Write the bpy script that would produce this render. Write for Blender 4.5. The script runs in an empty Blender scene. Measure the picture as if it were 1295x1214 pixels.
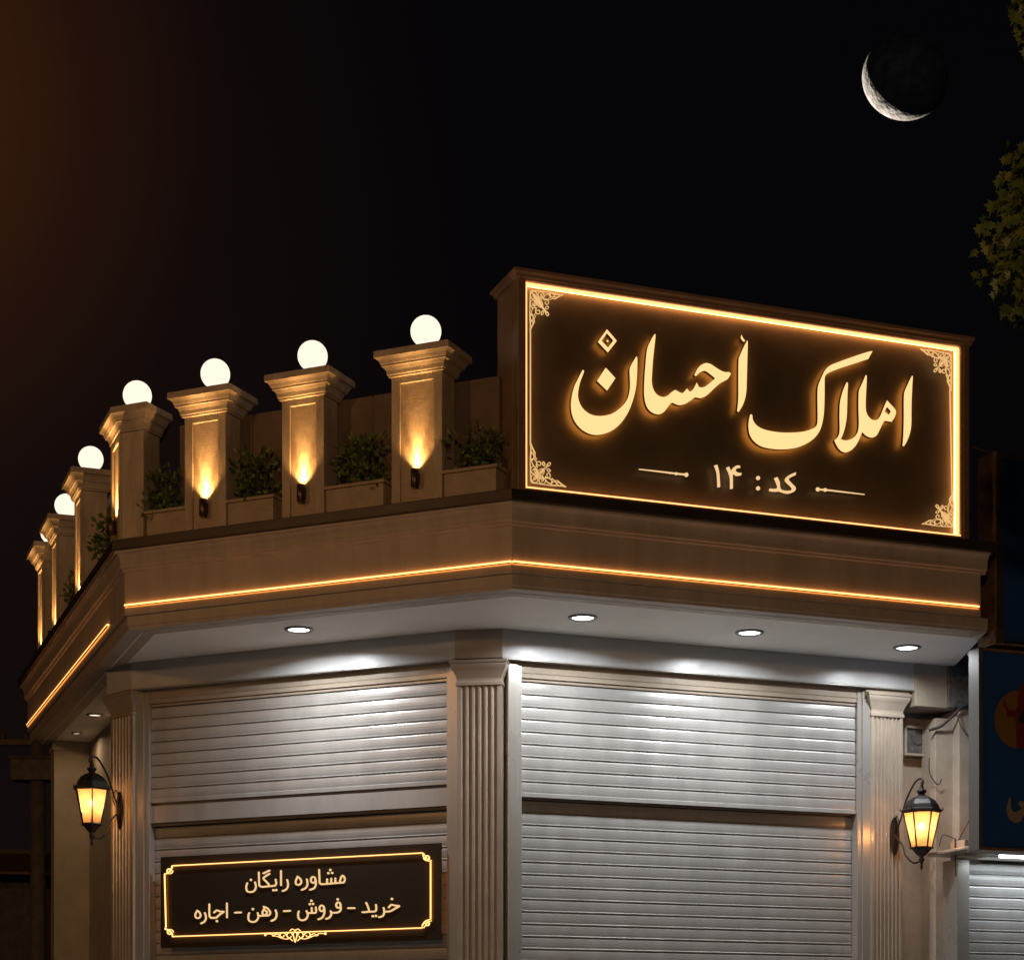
import bpy, bmesh, math, random
from math import sin, cos, pi, radians, atan2, hypot
from mathutils import Vector, Matrix
from mathutils.geometry import tessellate_polygon

# ---------------------------------------------------------------- camera, world, light
SC = bpy.context.scene
COL = SC.collection
FPX, CX, HY, EYE = 2520.0, 647.5, 1350.0, 1.6      # focal length, centre, horizon (photo pixels), eye height in metres
W_, H_ = 1295.0, 1214.0
cam = bpy.data.cameras.new('camera'); camo = bpy.data.objects.new('camera', cam); COL.objects.link(camo)
camo.location = (0, 0, EYE); camo.rotation_euler = (pi/2, 0, 0)
cam.sensor_width = 36; cam.lens = FPX/W_*36; cam.shift_y = (HY - H_/2)/W_
cam.clip_end = 3000; SC.camera = camo
SC.view_settings.view_transform = 'Standard'; SC.view_settings.look = 'None'
SC.view_settings.exposure = 0; SC.view_settings.gamma = 1
SC.cycles.use_denoising = True; SC.cycles.sample_clamp_indirect = 4.0
SC.cycles.max_bounces = 8

wd = bpy.data.worlds.new('World'); SC.world = wd; wd.use_nodes = True
nt = wd.node_tree; nt.nodes.clear()
wo = nt.nodes.new('ShaderNodeOutputWorld'); bg = nt.nodes.new('ShaderNodeBackground')
tc = nt.nodes.new('ShaderNodeTexCoord')
def wdot(vec, pos_cols):
    d = nt.nodes.new('ShaderNodeVectorMath'); d.operation = 'DOT_PRODUCT'; d.inputs[1].default_value = Vector(vec).normalized()
    nt.links.new(tc.outputs['Generated'], d.inputs[0])
    r = nt.nodes.new('ShaderNodeValToRGB'); e = r.color_ramp
    while len(e.elements) < len(pos_cols): e.elements.new(.5)
    for el, (p, c) in zip(e.elements, pos_cols): el.position = p; el.color = (*c, 1)
    nt.links.new(d.outputs['Value'], r.inputs[0]); return r.outputs[0]
def wadd(a, b):
    m = nt.nodes.new('ShaderNodeMix'); m.data_type = 'RGBA'; m.blend_type = 'ADD'; m.inputs[0].default_value = 1
    nt.links.new(a, m.inputs[6]); nt.links.new(b, m.inputs[7]); return m.outputs[2]
# dark night sky, sodium glow of the city low on the left, and fill light added at the camera's back
glow = wdot((-.30, .82, .41), [(0, (0, 0, 0)), (.955, (.0003, .0001, .0001)), (.983, (.0030, .0011, .0005)), (.995, (.018, .0050, .0009)), (1, (.060, .017, .0018))])  # sky glow that also paints in the lens flare at upper left
band = wdot((-.55, .83, .10), [(0, (0, 0, 0)), (.80, (.0006, .0004, .0004)), (1, (.0040, .0020, .0016))])
base = wdot((0, 0, 1), [(0, (.0040, .0032, .0030)), (.15, (.0016, .0013, .0014)), (.45, (.0006, .0008, .0015)), (1, (.0006, .0009, .0019))])
street = wdot((-.30, -.93, .18), [(0, (0, 0, 0)), (.2, (.001, .0008, .0005)), (1, (.006, .0042, .0028))])  # ambient fill added from behind the camera
nt.links.new(wadd(wadd(glow, band), wadd(base, street)), bg.inputs[0]); bg.inputs[1].default_value = 1.0
nt.links.new(bg.outputs[0], wo.inputs[0])

# the night is lit by an orange street lamp out of the picture at left and an added fill lamp behind the camera; their lamps are made here
def street_light(loc, aim, energy, col, cone=115):
    l = bpy.data.lights.new('street_lamp_light', 'SPOT'); l.energy = energy; l.color = col; l.shadow_soft_size = .30
    l.spot_size = radians(cone); l.spot_blend = .6
    o = bpy.data.objects.new('street_lamp_light', l); COL.objects.link(o); o.location = loc
    o.rotation_euler = (Vector(aim)-Vector(loc)).to_track_quat('-Z', 'Y').to_euler(); return o
LAMPS = [((-12.5, 8.0, 9.2), (-2, 18.5, 5), 950, (1, .48, .17)), ((-1.5, -6.0, 7.3), (0, 18, 5), 2500, (1, .58, .28))]  # second lamp is an added fill for the whole front
LAMP_OBJ = [street_light(*a) for a in LAMPS]

# ---------------------------------------------------------------- frames of the facades
class Frame:
    """local x runs to the right along a facade, local y inwards, z up"""
    def __init__(s, ox, oy, deg):
        s.o = Vector((ox, oy)); s.a = radians(deg)
        s.x = Vector((cos(s.a), sin(s.a))); s.y = Vector((-sin(s.a), cos(s.a)))
    def w(s, x, y, z=0): p = s.o + s.x*x + s.y*y; return Vector((p.x, p.y, z))
    def X(s, px, y=0.0):                        # local x seen at photo column px on the plane y
        t = (px - CX)/FPX; o = s.o + s.y*y
        return (t*o.y - o.x)/(s.x.x - t*s.x.y)
    def Z(s, x, y, py): return EYE + (HY - py)*s.w(x, y).y/FPX
    def off(s, x, y, d=0): p = s.w(x, y); return Frame(p.x, p.y, math.degrees(s.a) + d)
R = Frame(0, 16.8, 20.9)
M = Frame(0, 16.8, -24.1)
MB_ = M.X(157.5)                                 # corner B on the mid facade
pB = M.w(MB_, 0)
L = Frame(pB.x, pB.y, -69.1)
RE = R.X(1240); LE = L.X(35.0)
random.seed(4)

# ---------------------------------------------------------------- materials
MATS = {}
def mat(name, col, rough=.6, metal=0, noise=None, bump=0, bscale=40, emis=None, estr=1, spec=.5, coat=0):
    if name in MATS: return MATS[name]
    m = bpy.data.materials.new(name); m.use_nodes = True; n = m.node_tree; p = n.nodes['Principled BSDF']
    p.inputs['Base Color'].default_value = (*col, 1); p.inputs['Roughness'].default_value = rough
    p.inputs['Metallic'].default_value = metal; p.inputs['Specular IOR Level'].default_value = spec
    if coat: p.inputs['Coat Weight'].default_value = coat; p.inputs['Coat Roughness'].default_value = .12
    t = n.nodes.new('ShaderNodeTexCoord')
    if noise:
        amt, sc = noise[:2]
        g = n.nodes.new('ShaderNodeTexNoise'); g.inputs['Scale'].default_value = sc; g.inputs['Detail'].default_value = 8
        g.inputs['Roughness'].default_value = .65
        if len(noise) > 2:                          # long vertical streaks
            mp_ = n.nodes.new('ShaderNodeMapping'); mp_.inputs['Scale'].default_value = (1, 1, noise[2])
            n.links.new(t.outputs['Object'], mp_.inputs['Vector']); n.links.new(mp_.outputs[0], g.inputs['Vector'])
        else: n.links.new(t.outputs['Object'], g.inputs['Vector'])
        r = n.nodes.new('ShaderNodeValToRGB')
        r.color_ramp.elements[0].position = .3; r.color_ramp.elements[1].position = .7
        r.color_ramp.elements[0].color = (*[c*(1-amt) for c in col], 1)
        r.color_ramp.elements[1].color = (*[min(1, c*(1+amt*.6)) for c in col], 1)
        n.links.new(g.outputs['Fac'], r.inputs[0]); n.links.new(r.outputs[0], p.inputs['Base Color'])
        mr = n.nodes.new('ShaderNodeMapRange'); mr.inputs['To Min'].default_value = max(.05, rough-.12); mr.inputs['To Max'].default_value = min(1, rough+.12)
        n.links.new(g.outputs['Fac'], mr.inputs['Value']); n.links.new(mr.outputs[0], p.inputs['Roughness'])
    if bump:
        g = n.nodes.new('ShaderNodeTexNoise'); g.inputs['Scale'].default_value = bscale; g.inputs['Detail'].default_value = 6
        n.links.new(t.outputs['Object'], g.inputs['Vector'])
        b = n.nodes.new('ShaderNodeBump'); b.inputs['Strength'].default_value = bump; b.inputs['Distance'].default_value = .01
        n.links.new(g.outputs['Fac'], b.inputs['Height']); n.links.new(b.outputs[0], p.inputs['Normal'])
    if emis:
        p.inputs['Emission Color'].default_value = (*emis, 1); p.inputs['Emission Strength'].default_value = estr
    MATS[name] = m; return m
stone = mat('pillar_stone', (.52, .43, .33), .72, noise=(.30, 7, .3), bump=.45, bscale=55)
stone_panel = mat('panel_stone', (.50, .39, .28), .85, noise=(.22, 14), bump=.45, bscale=90)
planter_m = mat('planter_stone', (.46, .36, .27), .7, noise=(.25, 6), bump=.4, bscale=50)
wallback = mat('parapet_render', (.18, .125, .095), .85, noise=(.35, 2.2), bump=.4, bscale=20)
fascia_m = mat('fascia_panel', (.47, .39, .32), .50, noise=(.20, 4.5, .16), bump=.10, bscale=9)
coping_m = mat('coping_metal', (.035, .024, .018), .45, noise=(.3, 5))
soffit_m = mat('soffit_paint', (.88, .86, .83), .55, noise=(.10, 1.2), bump=.10, bscale=6)
beam_m = mat('beam_paint', (.50, .49, .48), .32, noise=(.12, 2.0), bump=.25, bscale=14)
pil_m = mat('pilaster_gloss', (.38, .31, .24), .14, noise=(.16, 2.4), bump=.06, bscale=20, coat=.6)
frame_m = mat('jamb_aluminium', (.36, .33, .29), .30, metal=.3, noise=(.07, 1.2))
slat_m = mat('shutter_slat', (.37, .35, .325), .36, metal=.2, noise=(.16, 3.5, .3), bump=.35, bscale=1.6)
slot_m = mat('shutter_shadow_gap', (.12, .10, .085), .6)
wall_m = mat('wall_plaster', (.38, .32, .24), .75, noise=(.22, 2.6), bump=.35, bscale=26)
nwall_m = mat('neighbour_plaster', (.42, .35, .27), .8, noise=(.3, 2.0), bump=.4, bscale=20)
brown_m = mat('sign_frame_bronze', (.24, .155, .095), .40, noise=(.22, 4), bump=.05)
panel_m = mat('sign_panel_bronze', (.105, .088, .066), .42, noise=(.22, 3))
board_m = mat('board_black_acrylic', (.035, .026, .018), .30, spec=.15)
iron_m = mat('lantern_iron', (.035, .030, .027), .42, metal=.6, noise=(.4, 30), bump=.3)
brass_m = mat('uplight_bronze', (.11, .075, .05), .35, metal=.7)
alu_m = mat('bare_aluminium', (.10, .095, .088), .45, metal=.2)
rim_m = mat('downlight_rim', (.20, .195, .19), .35, metal=.3)
dark_m = mat('dark_steel', (.06, .05, .045), .5, noise=(.4, 5))
rust_m = mat('rust_edge_steel', (.20, .11, .06), .55, noise=(.5, 9))
navy_m = mat('navy_vinyl', (.018, .075, .25), .35, noise=(.15, 2))
cable_m = mat('cable_rubber', (.04, .033, .028), .6)
concrete_m = mat('concrete', (.22, .19, .16), .85, noise=(.4, 6), bump=.6, bscale=30)
asphalt_m = mat('asphalt', (.11, .11, .11), .9, noise=(.35, 30), bump=.4, bscale=80)
pave_m = mat('pavement_tiles', (.58, .55, .50), .8, noise=(.25, 4), bump=.3)
kerb_m = mat('kerb_stone', (.30, .29, .27), .8, noise=(.2, 5), bump=.3)
bark_m = mat('bark', (.11, .08, .055), .9, noise=(.4, 12), bump=.8, bscale=25)
bluegrey_m = mat('blue_grey_sheet', (.10, .11, .16), .5, noise=(.2, 6))
junk_m = mat('dirty_vent_steel', (.13, .12, .105), .7, noise=(.6, 18), bump=.8, bscale=30)
yellow_m = mat('logo_yellow', (.22, .11, .02), .5); red_m = mat('logo_red', (.16, .018, .012), .5); black_m = mat('logo_black', (.015, .02, .03), .5)
tan_m = mat('logo_tan', (.30, .22, .15), .5)
moon_m = mat('moon_rock', (.42, .385, .35), 1.0, noise=(.60, .55), bump=1.0, bscale=1.1, spec=0)
for n_ in moon_m.node_tree.nodes:
    if n_.type == 'BUMP': n_.inputs['Distance'].default_value = .25
soil_m = mat('soil', (.05, .035, .025), .95, noise=(.4, 30))
def emat(name, col, s):
    m = bpy.data.materials.new(name); m.use_nodes = True; n = m.node_tree; n.nodes.clear()
    e = n.nodes.new('ShaderNodeEmission'); e.inputs[0].default_value = (*col, 1); e.inputs[1].default_value = s
    o = n.nodes.new('ShaderNodeOutputMaterial'); n.links.new(e.outputs[0], o.inputs[0]); return m
globe_m = emat('globe_glow', (1, .83, .66), 1.22)
led_m = emat('led_strip_light', (1, .37, .11), 4.0)
led_under_m = emat('led_under_glow', (1, .33, .06), 1.3)
ledsign_m = emat('sign_border_light', (1, .38, .13), 2.5)
wash_m = emat('sign_wash_fill', (1, .36, .085), 12)
letter_m = emat('letter_face_light', (1, .62, .26), 1.25)
halo_m = emat('letter_back_light', (1, .36, .055), 4.2)
small_m = emat('small_letter_light', (1, .64, .30), .95)
orn_m = emat('ornament_light', (1, .58, .22), .9)
bled_m = emat('board_border_light', (1, .52, .17), 2.2)
down_m = emat('downlight_lens', (.93, .97, 1), 7)
warm_down_m = emat('warm_downlight_lens', (1, .80, .58), 1.3)
tube_m = emat('tube_light', (.85, .94, 1), 9)
bulb_m = emat('lantern_bulb', (1, .62, .28), 14)
def glass_mat():
    m = bpy.data.materials.new('frosted_amber_glass'); m.use_nodes = True; n = m.node_tree; n.nodes.clear()
    tr = n.nodes.new('ShaderNodeBsdfTranslucent'); tr.inputs[0].default_value = (.54, .39, .23, 1)
    ts = n.nodes.new('ShaderNodeBsdfTransparent'); ts.inputs[0].default_value = (1, .82, .55, 1)
    gl = n.nodes.new('ShaderNodeBsdfGlossy'); gl.inputs[1].default_value = .2; gl.inputs[0].default_value = (.6, .6, .6, 1)
    a = n.nodes.new('ShaderNodeMixShader'); a.inputs[0].default_value = .42
    b = n.nodes.new('ShaderNodeMixShader'); b.inputs[0].default_value = .06
    n.links.new(tr.outputs[0], a.inputs[1]); n.links.new(ts.outputs[0], a.inputs[2])
    n.links.new(a.outputs[0], b.inputs[1]); n.links.new(gl.outputs[0], b.inputs[2])
    o = n.nodes.new('ShaderNodeOutputMaterial'); n.links.new(b.outputs[0], o.inputs[0]); return m
glass_m = glass_mat()
def leaf_mat(name, c1, c2):
    m = bpy.data.materials.new(name); m.use_nodes = True; n = m.node_tree; p = n.nodes['Principled BSDF']
    g = n.nodes.new('ShaderNodeNewGeometry'); r = n.nodes.new('ShaderNodeValToRGB')
    r.color_ramp.elements[0].color = (*c1, 1); r.color_ramp.elements[1].color = (*c2, 1)
    n.links.new(g.outputs['Random Per Island'], r.inputs[0]); n.links.new(r.outputs[0], p.inputs['Base Color'])
    p.inputs['Roughness'].default_value = .45; return m
shrub_m = leaf_mat('shrub_leaf', (.06, .10, .022), (.17, .23, .055))
tree_m = leaf_mat('plane_leaf', (.06, .10, .02), (.16, .19, .04))

# ---------------------------------------------------------------- mesh helpers
class MB:
    def __init__(s): s.v = []; s.f = []; s.mi = []; s.cur = 0; s.sm = []; s.smooth = False
    def add(s, vs, fs, mi=None, smooth=None):
        b = len(s.v); s.v += [tuple(v) for v in vs]
        for f in fs: s.f.append([b+i for i in f]); s.mi.append(s.cur if mi is None else mi); s.sm.append(s.smooth if smooth is None else smooth)
    def box(s, x0, x1, y0, y1, z0, z1, mi=None):
        s.add([(x0,y0,z0),(x1,y0,z0),(x1,y1,z0),(x0,y1,z0),(x0,y0,z1),(x1,y0,z1),(x1,y1,z1),(x0,y1,z1)],
              [(0,3,2,1),(4,5,6,7),(0,1,5,4),(1,2,6,5),(2,3,7,6),(3,0,4,7)], mi)
    def prism(s, poly, z0, z1, mi=None):        # poly in xy, counter-clockwise
        n = len(poly)
        s.add([(x, y, z0) for x, y in poly] + [(x, y, z1) for x, y in poly],
              [tuple(range(n))[::-1], tuple(range(n, 2*n))] + [(i, (i+1) % n, n+(i+1) % n, n+i) for i in range(n)], mi)
    def loft(s, rings, close=True, caps=True, smooth=True, mi=None):
        n = len(rings[0]); vs = [p for r in rings for p in r]; fs = []
        for k in range(len(rings)-1):
            for i in range(n if close else n-1):
                j = (i+1) % n; fs.append((k*n+i, k*n+j, (k+1)*n+j, (k+1)*n+i))
        s.add(vs, fs, mi, smooth)
        if caps:
            b = len(s.v) - len(vs)
            s.f.append([b+i for i in range(n)][::-1]); s.mi.append(s.cur if mi is None else mi); s.sm.append(False)
            s.f.append([b+(len(rings)-1)*n+i for i in range(n)]); s.mi.append(s.cur if mi is None else mi); s.sm.append(False)
    def lathe(s, prof, c=(0,0,0), n=20, smooth=True, ph=0, caps=True, mi=None):   # prof [(r,z)]
        s.loft([[(c[0]+r*cos(ph+2*pi*i/n), c[1]+r*sin(ph+2*pi*i/n), c[2]+z) for i in range(n)] for r, z in prof], smooth=smooth, caps=caps, mi=mi)
    def tube(s, pts, r, n=8, mi=None, smooth=True):
        pts = [Vector(p) for p in pts]; rs = r if isinstance(r, (list, tuple)) else [r]*len(pts); rings = []
        up = Vector((.13, .31, 1)).normalized()
        for i, p in enumerate(pts):
            t = (pts[min(i+1, len(pts)-1)] - pts[max(i-1, 0)]).normalized()
            a = t.cross(up)
            if a.length < .05: a = t.cross(Vector((1, 0, 0)))
            a.normalize(); b = t.cross(a)
            up = -b if (-b).dot(up) > 0 else b
            rings.append([p + (a*cos(2*pi*k/n) + b*sin(2*pi*k/n))*rs[i] for k in range(n)])
        s.loft(rings, smooth=smooth, mi=mi)
    def sphere(s, c, r, nu=24, nv=14, mi=None, z0=-1.0):
        prof = [(max(1e-4, r*cos(a)), r*sin(a)) for a in [math.asin(z0) + (pi/2-math.asin(z0))*i/nv for i in range(nv+1)]]
        s.lathe(prof, c, nu, mi=mi)
    def build(s, name, mats, parent=None, frame=None, bevel=0, z=0, loc=None):
        me = bpy.data.meshes.new(name); me.from_pydata(s.v, [], s.f)
        for m in (mats if isinstance(mats, (list, tuple)) else [mats]): me.materials.append(m)
        me.polygons.foreach_set('material_index', s.mi); me.polygons.foreach_set('use_smooth', s.sm); me.update()
        o = bpy.data.objects.new(name, me); COL.objects.link(o)
        if frame is not None:
            base = Vector((frame.o.x, frame.o.y, z))
            rz = frame.a
            if parent is not None:
                Mw = Matrix.Translation(base) @ Matrix.Rotation(rz, 4, 'Z')
                ml = parent.matrix_basis.inverted() @ Mw if parent.parent is None else Mw
                if parent.parent is not None: ml = (parent.parent.matrix_basis @ parent.matrix_basis).inverted() @ Mw
                o.matrix_basis = ml
            else: o.location = base; o.rotation_euler = (0, 0, rz)
        elif loc is not None: o.location = loc
        if parent is not None: o.parent = parent
        if bevel:
            b = o.modifiers.new('bevel', 'BEVEL'); b.width = bevel; b.segments = 2; b.limit_method = 'ANGLE'; b.angle_limit = radians(50)
            b.harden_normals = False
        return o
def tag(o, label, cat, group=None, kind=None):
    if label: o['label'] = label
    if cat: o['category'] = cat
    if group: o['group'] = group
    if kind: o['kind'] = kind
    return o
def thing(name, label, cat, fr, x, y, z, group=None, rot=0):
    o = bpy.data.objects.new(name, None); COL.objects.link(o); o.empty_display_size = .2
    o.location = fr.w(x, y, z); o.rotation_euler = (0, 0, fr.a + radians(rot))
    return tag(o, label, cat, group)
def light(name, kind, parent, loc, energy, col, size=.03, rot=None, spot=None, blend=.5):
    l = bpy.data.lights.new(name, kind); l.energy = energy; l.color = col
    if kind == 'AREA': l.shape = 'DISK'; l.size = size
    else: l.shadow_soft_size = size
    if spot: l.spot_size = radians(spot); l.spot_blend = blend
    o = bpy.data.objects.new(name, l); COL.objects.link(o); o.location = loc
    if rot is not None: o.rotation_euler = rot
    if parent is not None: o.parent = parent
    return o
def copy_tree(o, parent=None):
    c = o.copy(); COL.objects.link(c)
    if parent is not None: c.parent = parent
    for ch in list(o.children): copy_tree(ch, c)
    return c

# flat artwork: filled outlines and ribbons, in (x, z), facing local -y
def smooth_closed(pts, k=5):
    out = []; n = len(pts)
    for i in range(n):
        p1, p2 = pts[i], pts[(i+1) % n]; p0, p3 = pts[i-1], pts[(i+2) % n]
        if len(p1) > 2: p0 = (2*p1[0]-p2[0], 2*p1[1]-p2[1]) if hypot(p1[0]-p2[0], p1[1]-p2[1]) < 1 else p1
        if len(p2) > 2: p3 = p2
        for j in range(k):
            t = j/k; q = []
            for a in (0, 1):
                q.append(.5*((2*p1[a]) + (-p0[a]+p2[a])*t + (2*p0[a]-5*p1[a]+4*p2[a]-p3[a])*t*t + (-p0[a]+3*p1[a]-3*p2[a]+p3[a])*t**3))
            out.append(tuple(q))
    return out
def smooth_open(pts, k=5):
    out = []; n = len(pts)
    for i in range(n-1):
        p1, p2 = pts[i], pts[i+1]; p0 = pts[i-1] if i else p1; p3 = pts[i+2] if i+2 < n else p2
        for j in range(k):
            t = j/k
            out.append(tuple(.5*((2*p1[a]) + (-p0[a]+p2[a])*t + (2*p0[a]-5*p1[a]+4*p2[a]-p3[a])*t*t + (-p0[a]+3*p1[a]-3*p2[a]+p3[a])*t**3) for a in (0, 1)))
    out.append(tuple(pts[-1][:2])); return out
def area2(p): return sum(p[i][0]*p[(i+1) % len(p)][1]-p[(i+1) % len(p)][0]*p[i][1] for i in range(len(p)))
def fill(mb, outer, holes, y0, y1, mf=0, ms=1, mbk=2):
    """y0 = front plane, y1 = back plane"""
    loops = []
    for k, l in enumerate([outer]+list(holes)):
        l = list(l)
        if (area2(l) > 0) != (k == 0): l.reverse()
        loops.append(l)
    tris = tessellate_polygon([[Vector((x, z, 0)) for x, z in l] for l in loops])
    flat = [p for l in loops for p in l]
    fr, bk = [], []
    for t in tris:
        a, b, c = [flat[i] for i in t]
        if (b[0]-a[0])*(c[1]-a[1])-(b[1]-a[1])*(c[0]-a[0]) < 0: t = t[::-1]
        fr.append(tuple(t)); bk.append(tuple(t[::-1]))
    mb.add([(x, y0, z) for x, z in flat], fr, mf); mb.add([(x, y1, z) for x, z in flat], bk, mbk)
    for l in loops:
        n = len(l); mb.add([(x, y0, z) for x, z in l]+[(x, y1, z) for x, z in l], [(i, n+i, n+(i+1) % n, (i+1) % n) for i in range(n)], ms)
def ribbon(mb, pts, w, y0, y1, closed=False, mi=0, back=False):
    n = len(pts); Lf, Rt = [], []
    ws = w if isinstance(w, (list, tuple)) else [w]*n
    for i in range(n):
        a = pts[i-1] if (i or closed) else pts[i]; b = pts[(i+1) % n] if (i < n-1 or closed) else pts[i]
        dx, dz = b[0]-a[0], b[1]-a[1]; d = hypot(dx, dz) or 1; nx, nz = -dz/d*ws[i]/2, dx/d*ws[i]/2
        Lf.append((pts[i][0]+nx, pts[i][1]+nz)); Rt.append((pts[i][0]-nx, pts[i][1]-nz))
    vs = [(x, y0, z) for x, z in Lf]+[(x, y0, z) for x, z in Rt]+[(x, y1, z) for x, z in Lf]+[(x, y1, z) for x, z in Rt]
    fs = []
    m = n if closed else n-1
    for i in range(m):
        j = (i+1) % n
        fs += [(n+i, n+j, j, i), (i, j, 2*n+j, 2*n+i), (3*n+i, 3*n+j, n+j, n+i)]
        if back: fs.append((2*n+i, 2*n+j, 3*n+j, 3*n+i))
    if not closed: fs += [(n, 0, 2*n, 3*n), (n-1, 2*n-1, 4*n-1, 3*n-1)]
    mb.add(vs, fs, mi)
def disc(mb, c, r, y0, y1, mi=0, n=14, rz=None):
    rz = rz or r
    fill(mb, [(c[0]+r*cos(2*pi*i/n), c[1]+rz*sin(2*pi*i/n)) for i in range(n)], [], y0, y1, mi, mi, mi)
def homography(src, dst):
    """maps digitised corner coordinates of a flat board to its metres"""
    A = []
    for (x, y), (u, v) in zip(src, dst):
        A.append([x, y, 1, 0, 0, 0, -u*x, -u*y, u]); A.append([0, 0, 0, x, y, 1, -v*x, -v*y, v])
    n = 8
    for i in range(n):
        p = max(range(i, n), key=lambda r: abs(A[r][i])); A[i], A[p] = A[p], A[i]
        for r in range(n):
            if r != i:
                f = A[r][i]/A[i][i]; A[r] = [a-f*b for a, b in zip(A[r], A[i])]
    h = [A[i][8]/A[i][i] for i in range(n)]+[1]
    return lambda x, y: ((h[0]*x+h[1]*y+h[2])/(h[6]*x+h[7]*y+1), (h[3]*x+h[4]*y+h[5])/(h[6]*x+h[7]*y+1))

# ---------------------------------------------------------------- ground
def ground_mesh():
    mb = MB(); mb.add([(-600, -300, 0), (600, -300, 0), (600, 600, 0), (-600, 600, 0)], [(0, 1, 2, 3)])
    tag(mb.build('ground', asphalt_m), None, None, kind='structure')
    # pavement slab that follows the three facades, with a kerb
    def ring(d):
        a = R.w(14, -d); a2 = R.w(14, 6)
        k = math.tan(radians(22.5))*d
        return [R.w(14, -d), R.w(14, 8), L.w(-14, 8), L.w(-14, -d), L.w(k, -d), M.w(-k*0+0-k*-1, -d) if 0 else M.w(k, -d)]
    k = math.tan(radians(22.5))
    def outline(d): return [R.w(14, -d), R.w(14, 8), L.w(-14, 8), L.w(-14, -d), L.w(k*d, -d), M.w(k*d, -d)]
    o = outline(3.0)
    p = [(v.x, v.y) for v in o]
    if area2(p) < 0: p.reverse()
    mb = MB(); mb.prism(p, .004, .14); tag(mb.build('pavement', pave_m), None, None, kind='structure')
    path = [L.w(-14, -3.1), L.w(k*3.1, -3.1), M.w(k*3.1, -3.1), R.w(14, -3.1)]
    mb = MB()
    for a, b in zip(path, path[1:]):
        d = (b-a).normalized(); nn = Vector((-d.y, d.x, 0))*.085
        q = [(a-nn), (b-nn), (b+nn), (a+nn)]; mb.prism([(v.x, v.y) for v in q], .004, .15)
    tag(mb.build('kerb', kerb_m, bevel=.012), None, None, kind='structure')
ground_mesh()

# ---------------------------------------------------------------- the corner shop
shop = thing('corner_shop', 'cream corner shop with chamfered front, grey roller shutters and deep brown cornice', 'shop', M, 0, 0, 0)
SZ = 5.653                                        # soffit height
def miter(fa, fb):
    na, nb = -fa.y, -fb.y; return (na+nb)/(1+na.dot(nb))
PATH = [(L.w(LE, 0), -L.y), (L.w(0, 0), miter(L, M)), (M.w(0, 0), miter(M, R)), (R.w(RE, 0), -R.y)]
def sweep(prof, name, m, ext=(0, 0), bevel=0, parent=shop):
    mb = MB(); rings = []
    for i, (p, mv) in enumerate(PATH):
        e = Vector((0, 0, 0))
        if i == 0: e = Vector((*(-L.x*ext[0]), 0))
        if i == 3: e = Vector((*(R.x*ext[1]), 0))
        rings.append([(p.x+e.x+mv.x*d, p.y+e.y+mv.y*d, z) for d, z in prof])
    n = len(prof)
    vs = [q for r in rings for q in r]; fs = []
    for k in range(3):
        for i in range(n): j = (i+1) % n; fs.append((k*n+i, k*n+j, (k+1)*n+j, (k+1)*n+i))
    fs += [tuple(range(n))[::-1], tuple(3*n+i for i in range(n))]
    mb.add(vs, fs)
    o = mb.build(name, m, parent, Frame(0, 0, 0), bevel=bevel)
    bm = bmesh.new(); bm.from_mesh(o.data); bmesh.ops.recalc_face_normals(bm, faces=bm.faces); bm.to_mesh(o.data); bm.free()
    return o
zA = lambda y, d=0: EYE + (HY-y)*(16.8-1.08*d)/FPX
CT = zA(617, .12)                                 # top of the coping
sweep([(.12, CT), (.12, zA(631, .12)), (.085, zA(632.5, .1)), (-.9, zA(632.5, .1)), (-.9, CT)], 'coping', coping_m, (.05, .09), bevel=.006)
cav = [(.095, zA(632.6, .1)), (.095, zA(636, .1))] + [(.095-.055*sin(pi/2*t), zA(636+16*(1-cos(pi/2*t)), .07)) for t in (.15, .3, .45, .6, .75, .9, 1)] + \
      [(.044, zA(654, .05)), (.044, zA(658, .05)), (.020, zA(660, .02)), (.020, zA(663, .02)), (.002, zA(665)), (-.3, zA(665)), (-.3, zA(632.6, .1))]
sweep(cav, 'cornice_moulding', fascia_m, (.03, .05), bevel=.003)
sweep([(0, zA(665)-.001), (0, zA(724)), (-.3, zA(724)), (-.3, zA(665)-.001)], 'fascia', fascia_m, (0, 0))
sweep([(-.028, zA(724)-.001), (-.028, SZ+.028), (-.040, SZ+.02), (-.040, SZ-.004), (-.30, SZ-.004), (-.30, zA(724)-.001)], 'fascia_skirt', fascia_m, (.03, .10), bevel=.003)
# soffit slab, from the skirt back over the walls
def pathpt(d, i, ext=(0, 0)):
    p, mv = PATH[i]; q = Vector((p.x+mv.x*d, p.y+mv.y*d, 0))
    if i == 0: q -= Vector((*L.x, 0))*ext[0]
    if i == 3: q += Vector((*R.x, 0))*ext[1]
    return (q.x, q.y)
e1 = R.w(RE+.72, 1.53); e2 = R.w(RE+.72, 3.2)
sp = [pathpt(-.05, 0, (.03, .10)), pathpt(-.05, 1), pathpt(-.05, 2), pathpt(-.05, 3, (.03, .10)), (e1.x, e1.y), (e2.x, e2.y), pathpt(-3.2, 0, (.03, .1))]
if area2(sp) < 0: sp.reverse()
mb = MB(); mb.prism(sp, SZ, SZ+.12); mb.build('soffit', soffit_m, shop, Frame(0, 0, 0))
sweep([(-.17, SZ), (-.17, SZ-.008), (-.185, SZ-.008), (-.185, SZ)], 'soffit_bead', soffit_m)
# roof slab behind the coping
rp = [pathpt(-.88, 0), pathpt(-.88, 1), pathpt(-.88, 2), pathpt(-.88, 3), pathpt(-6, 3), pathpt(-6, 0)]
if area2(rp) < 0: rp.reverse()
mb = MB(); mb.prism(rp, SZ+.2, CT-.01); mb.build('roof', concrete_m, shop, Frame(0, 0, 0))

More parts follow.
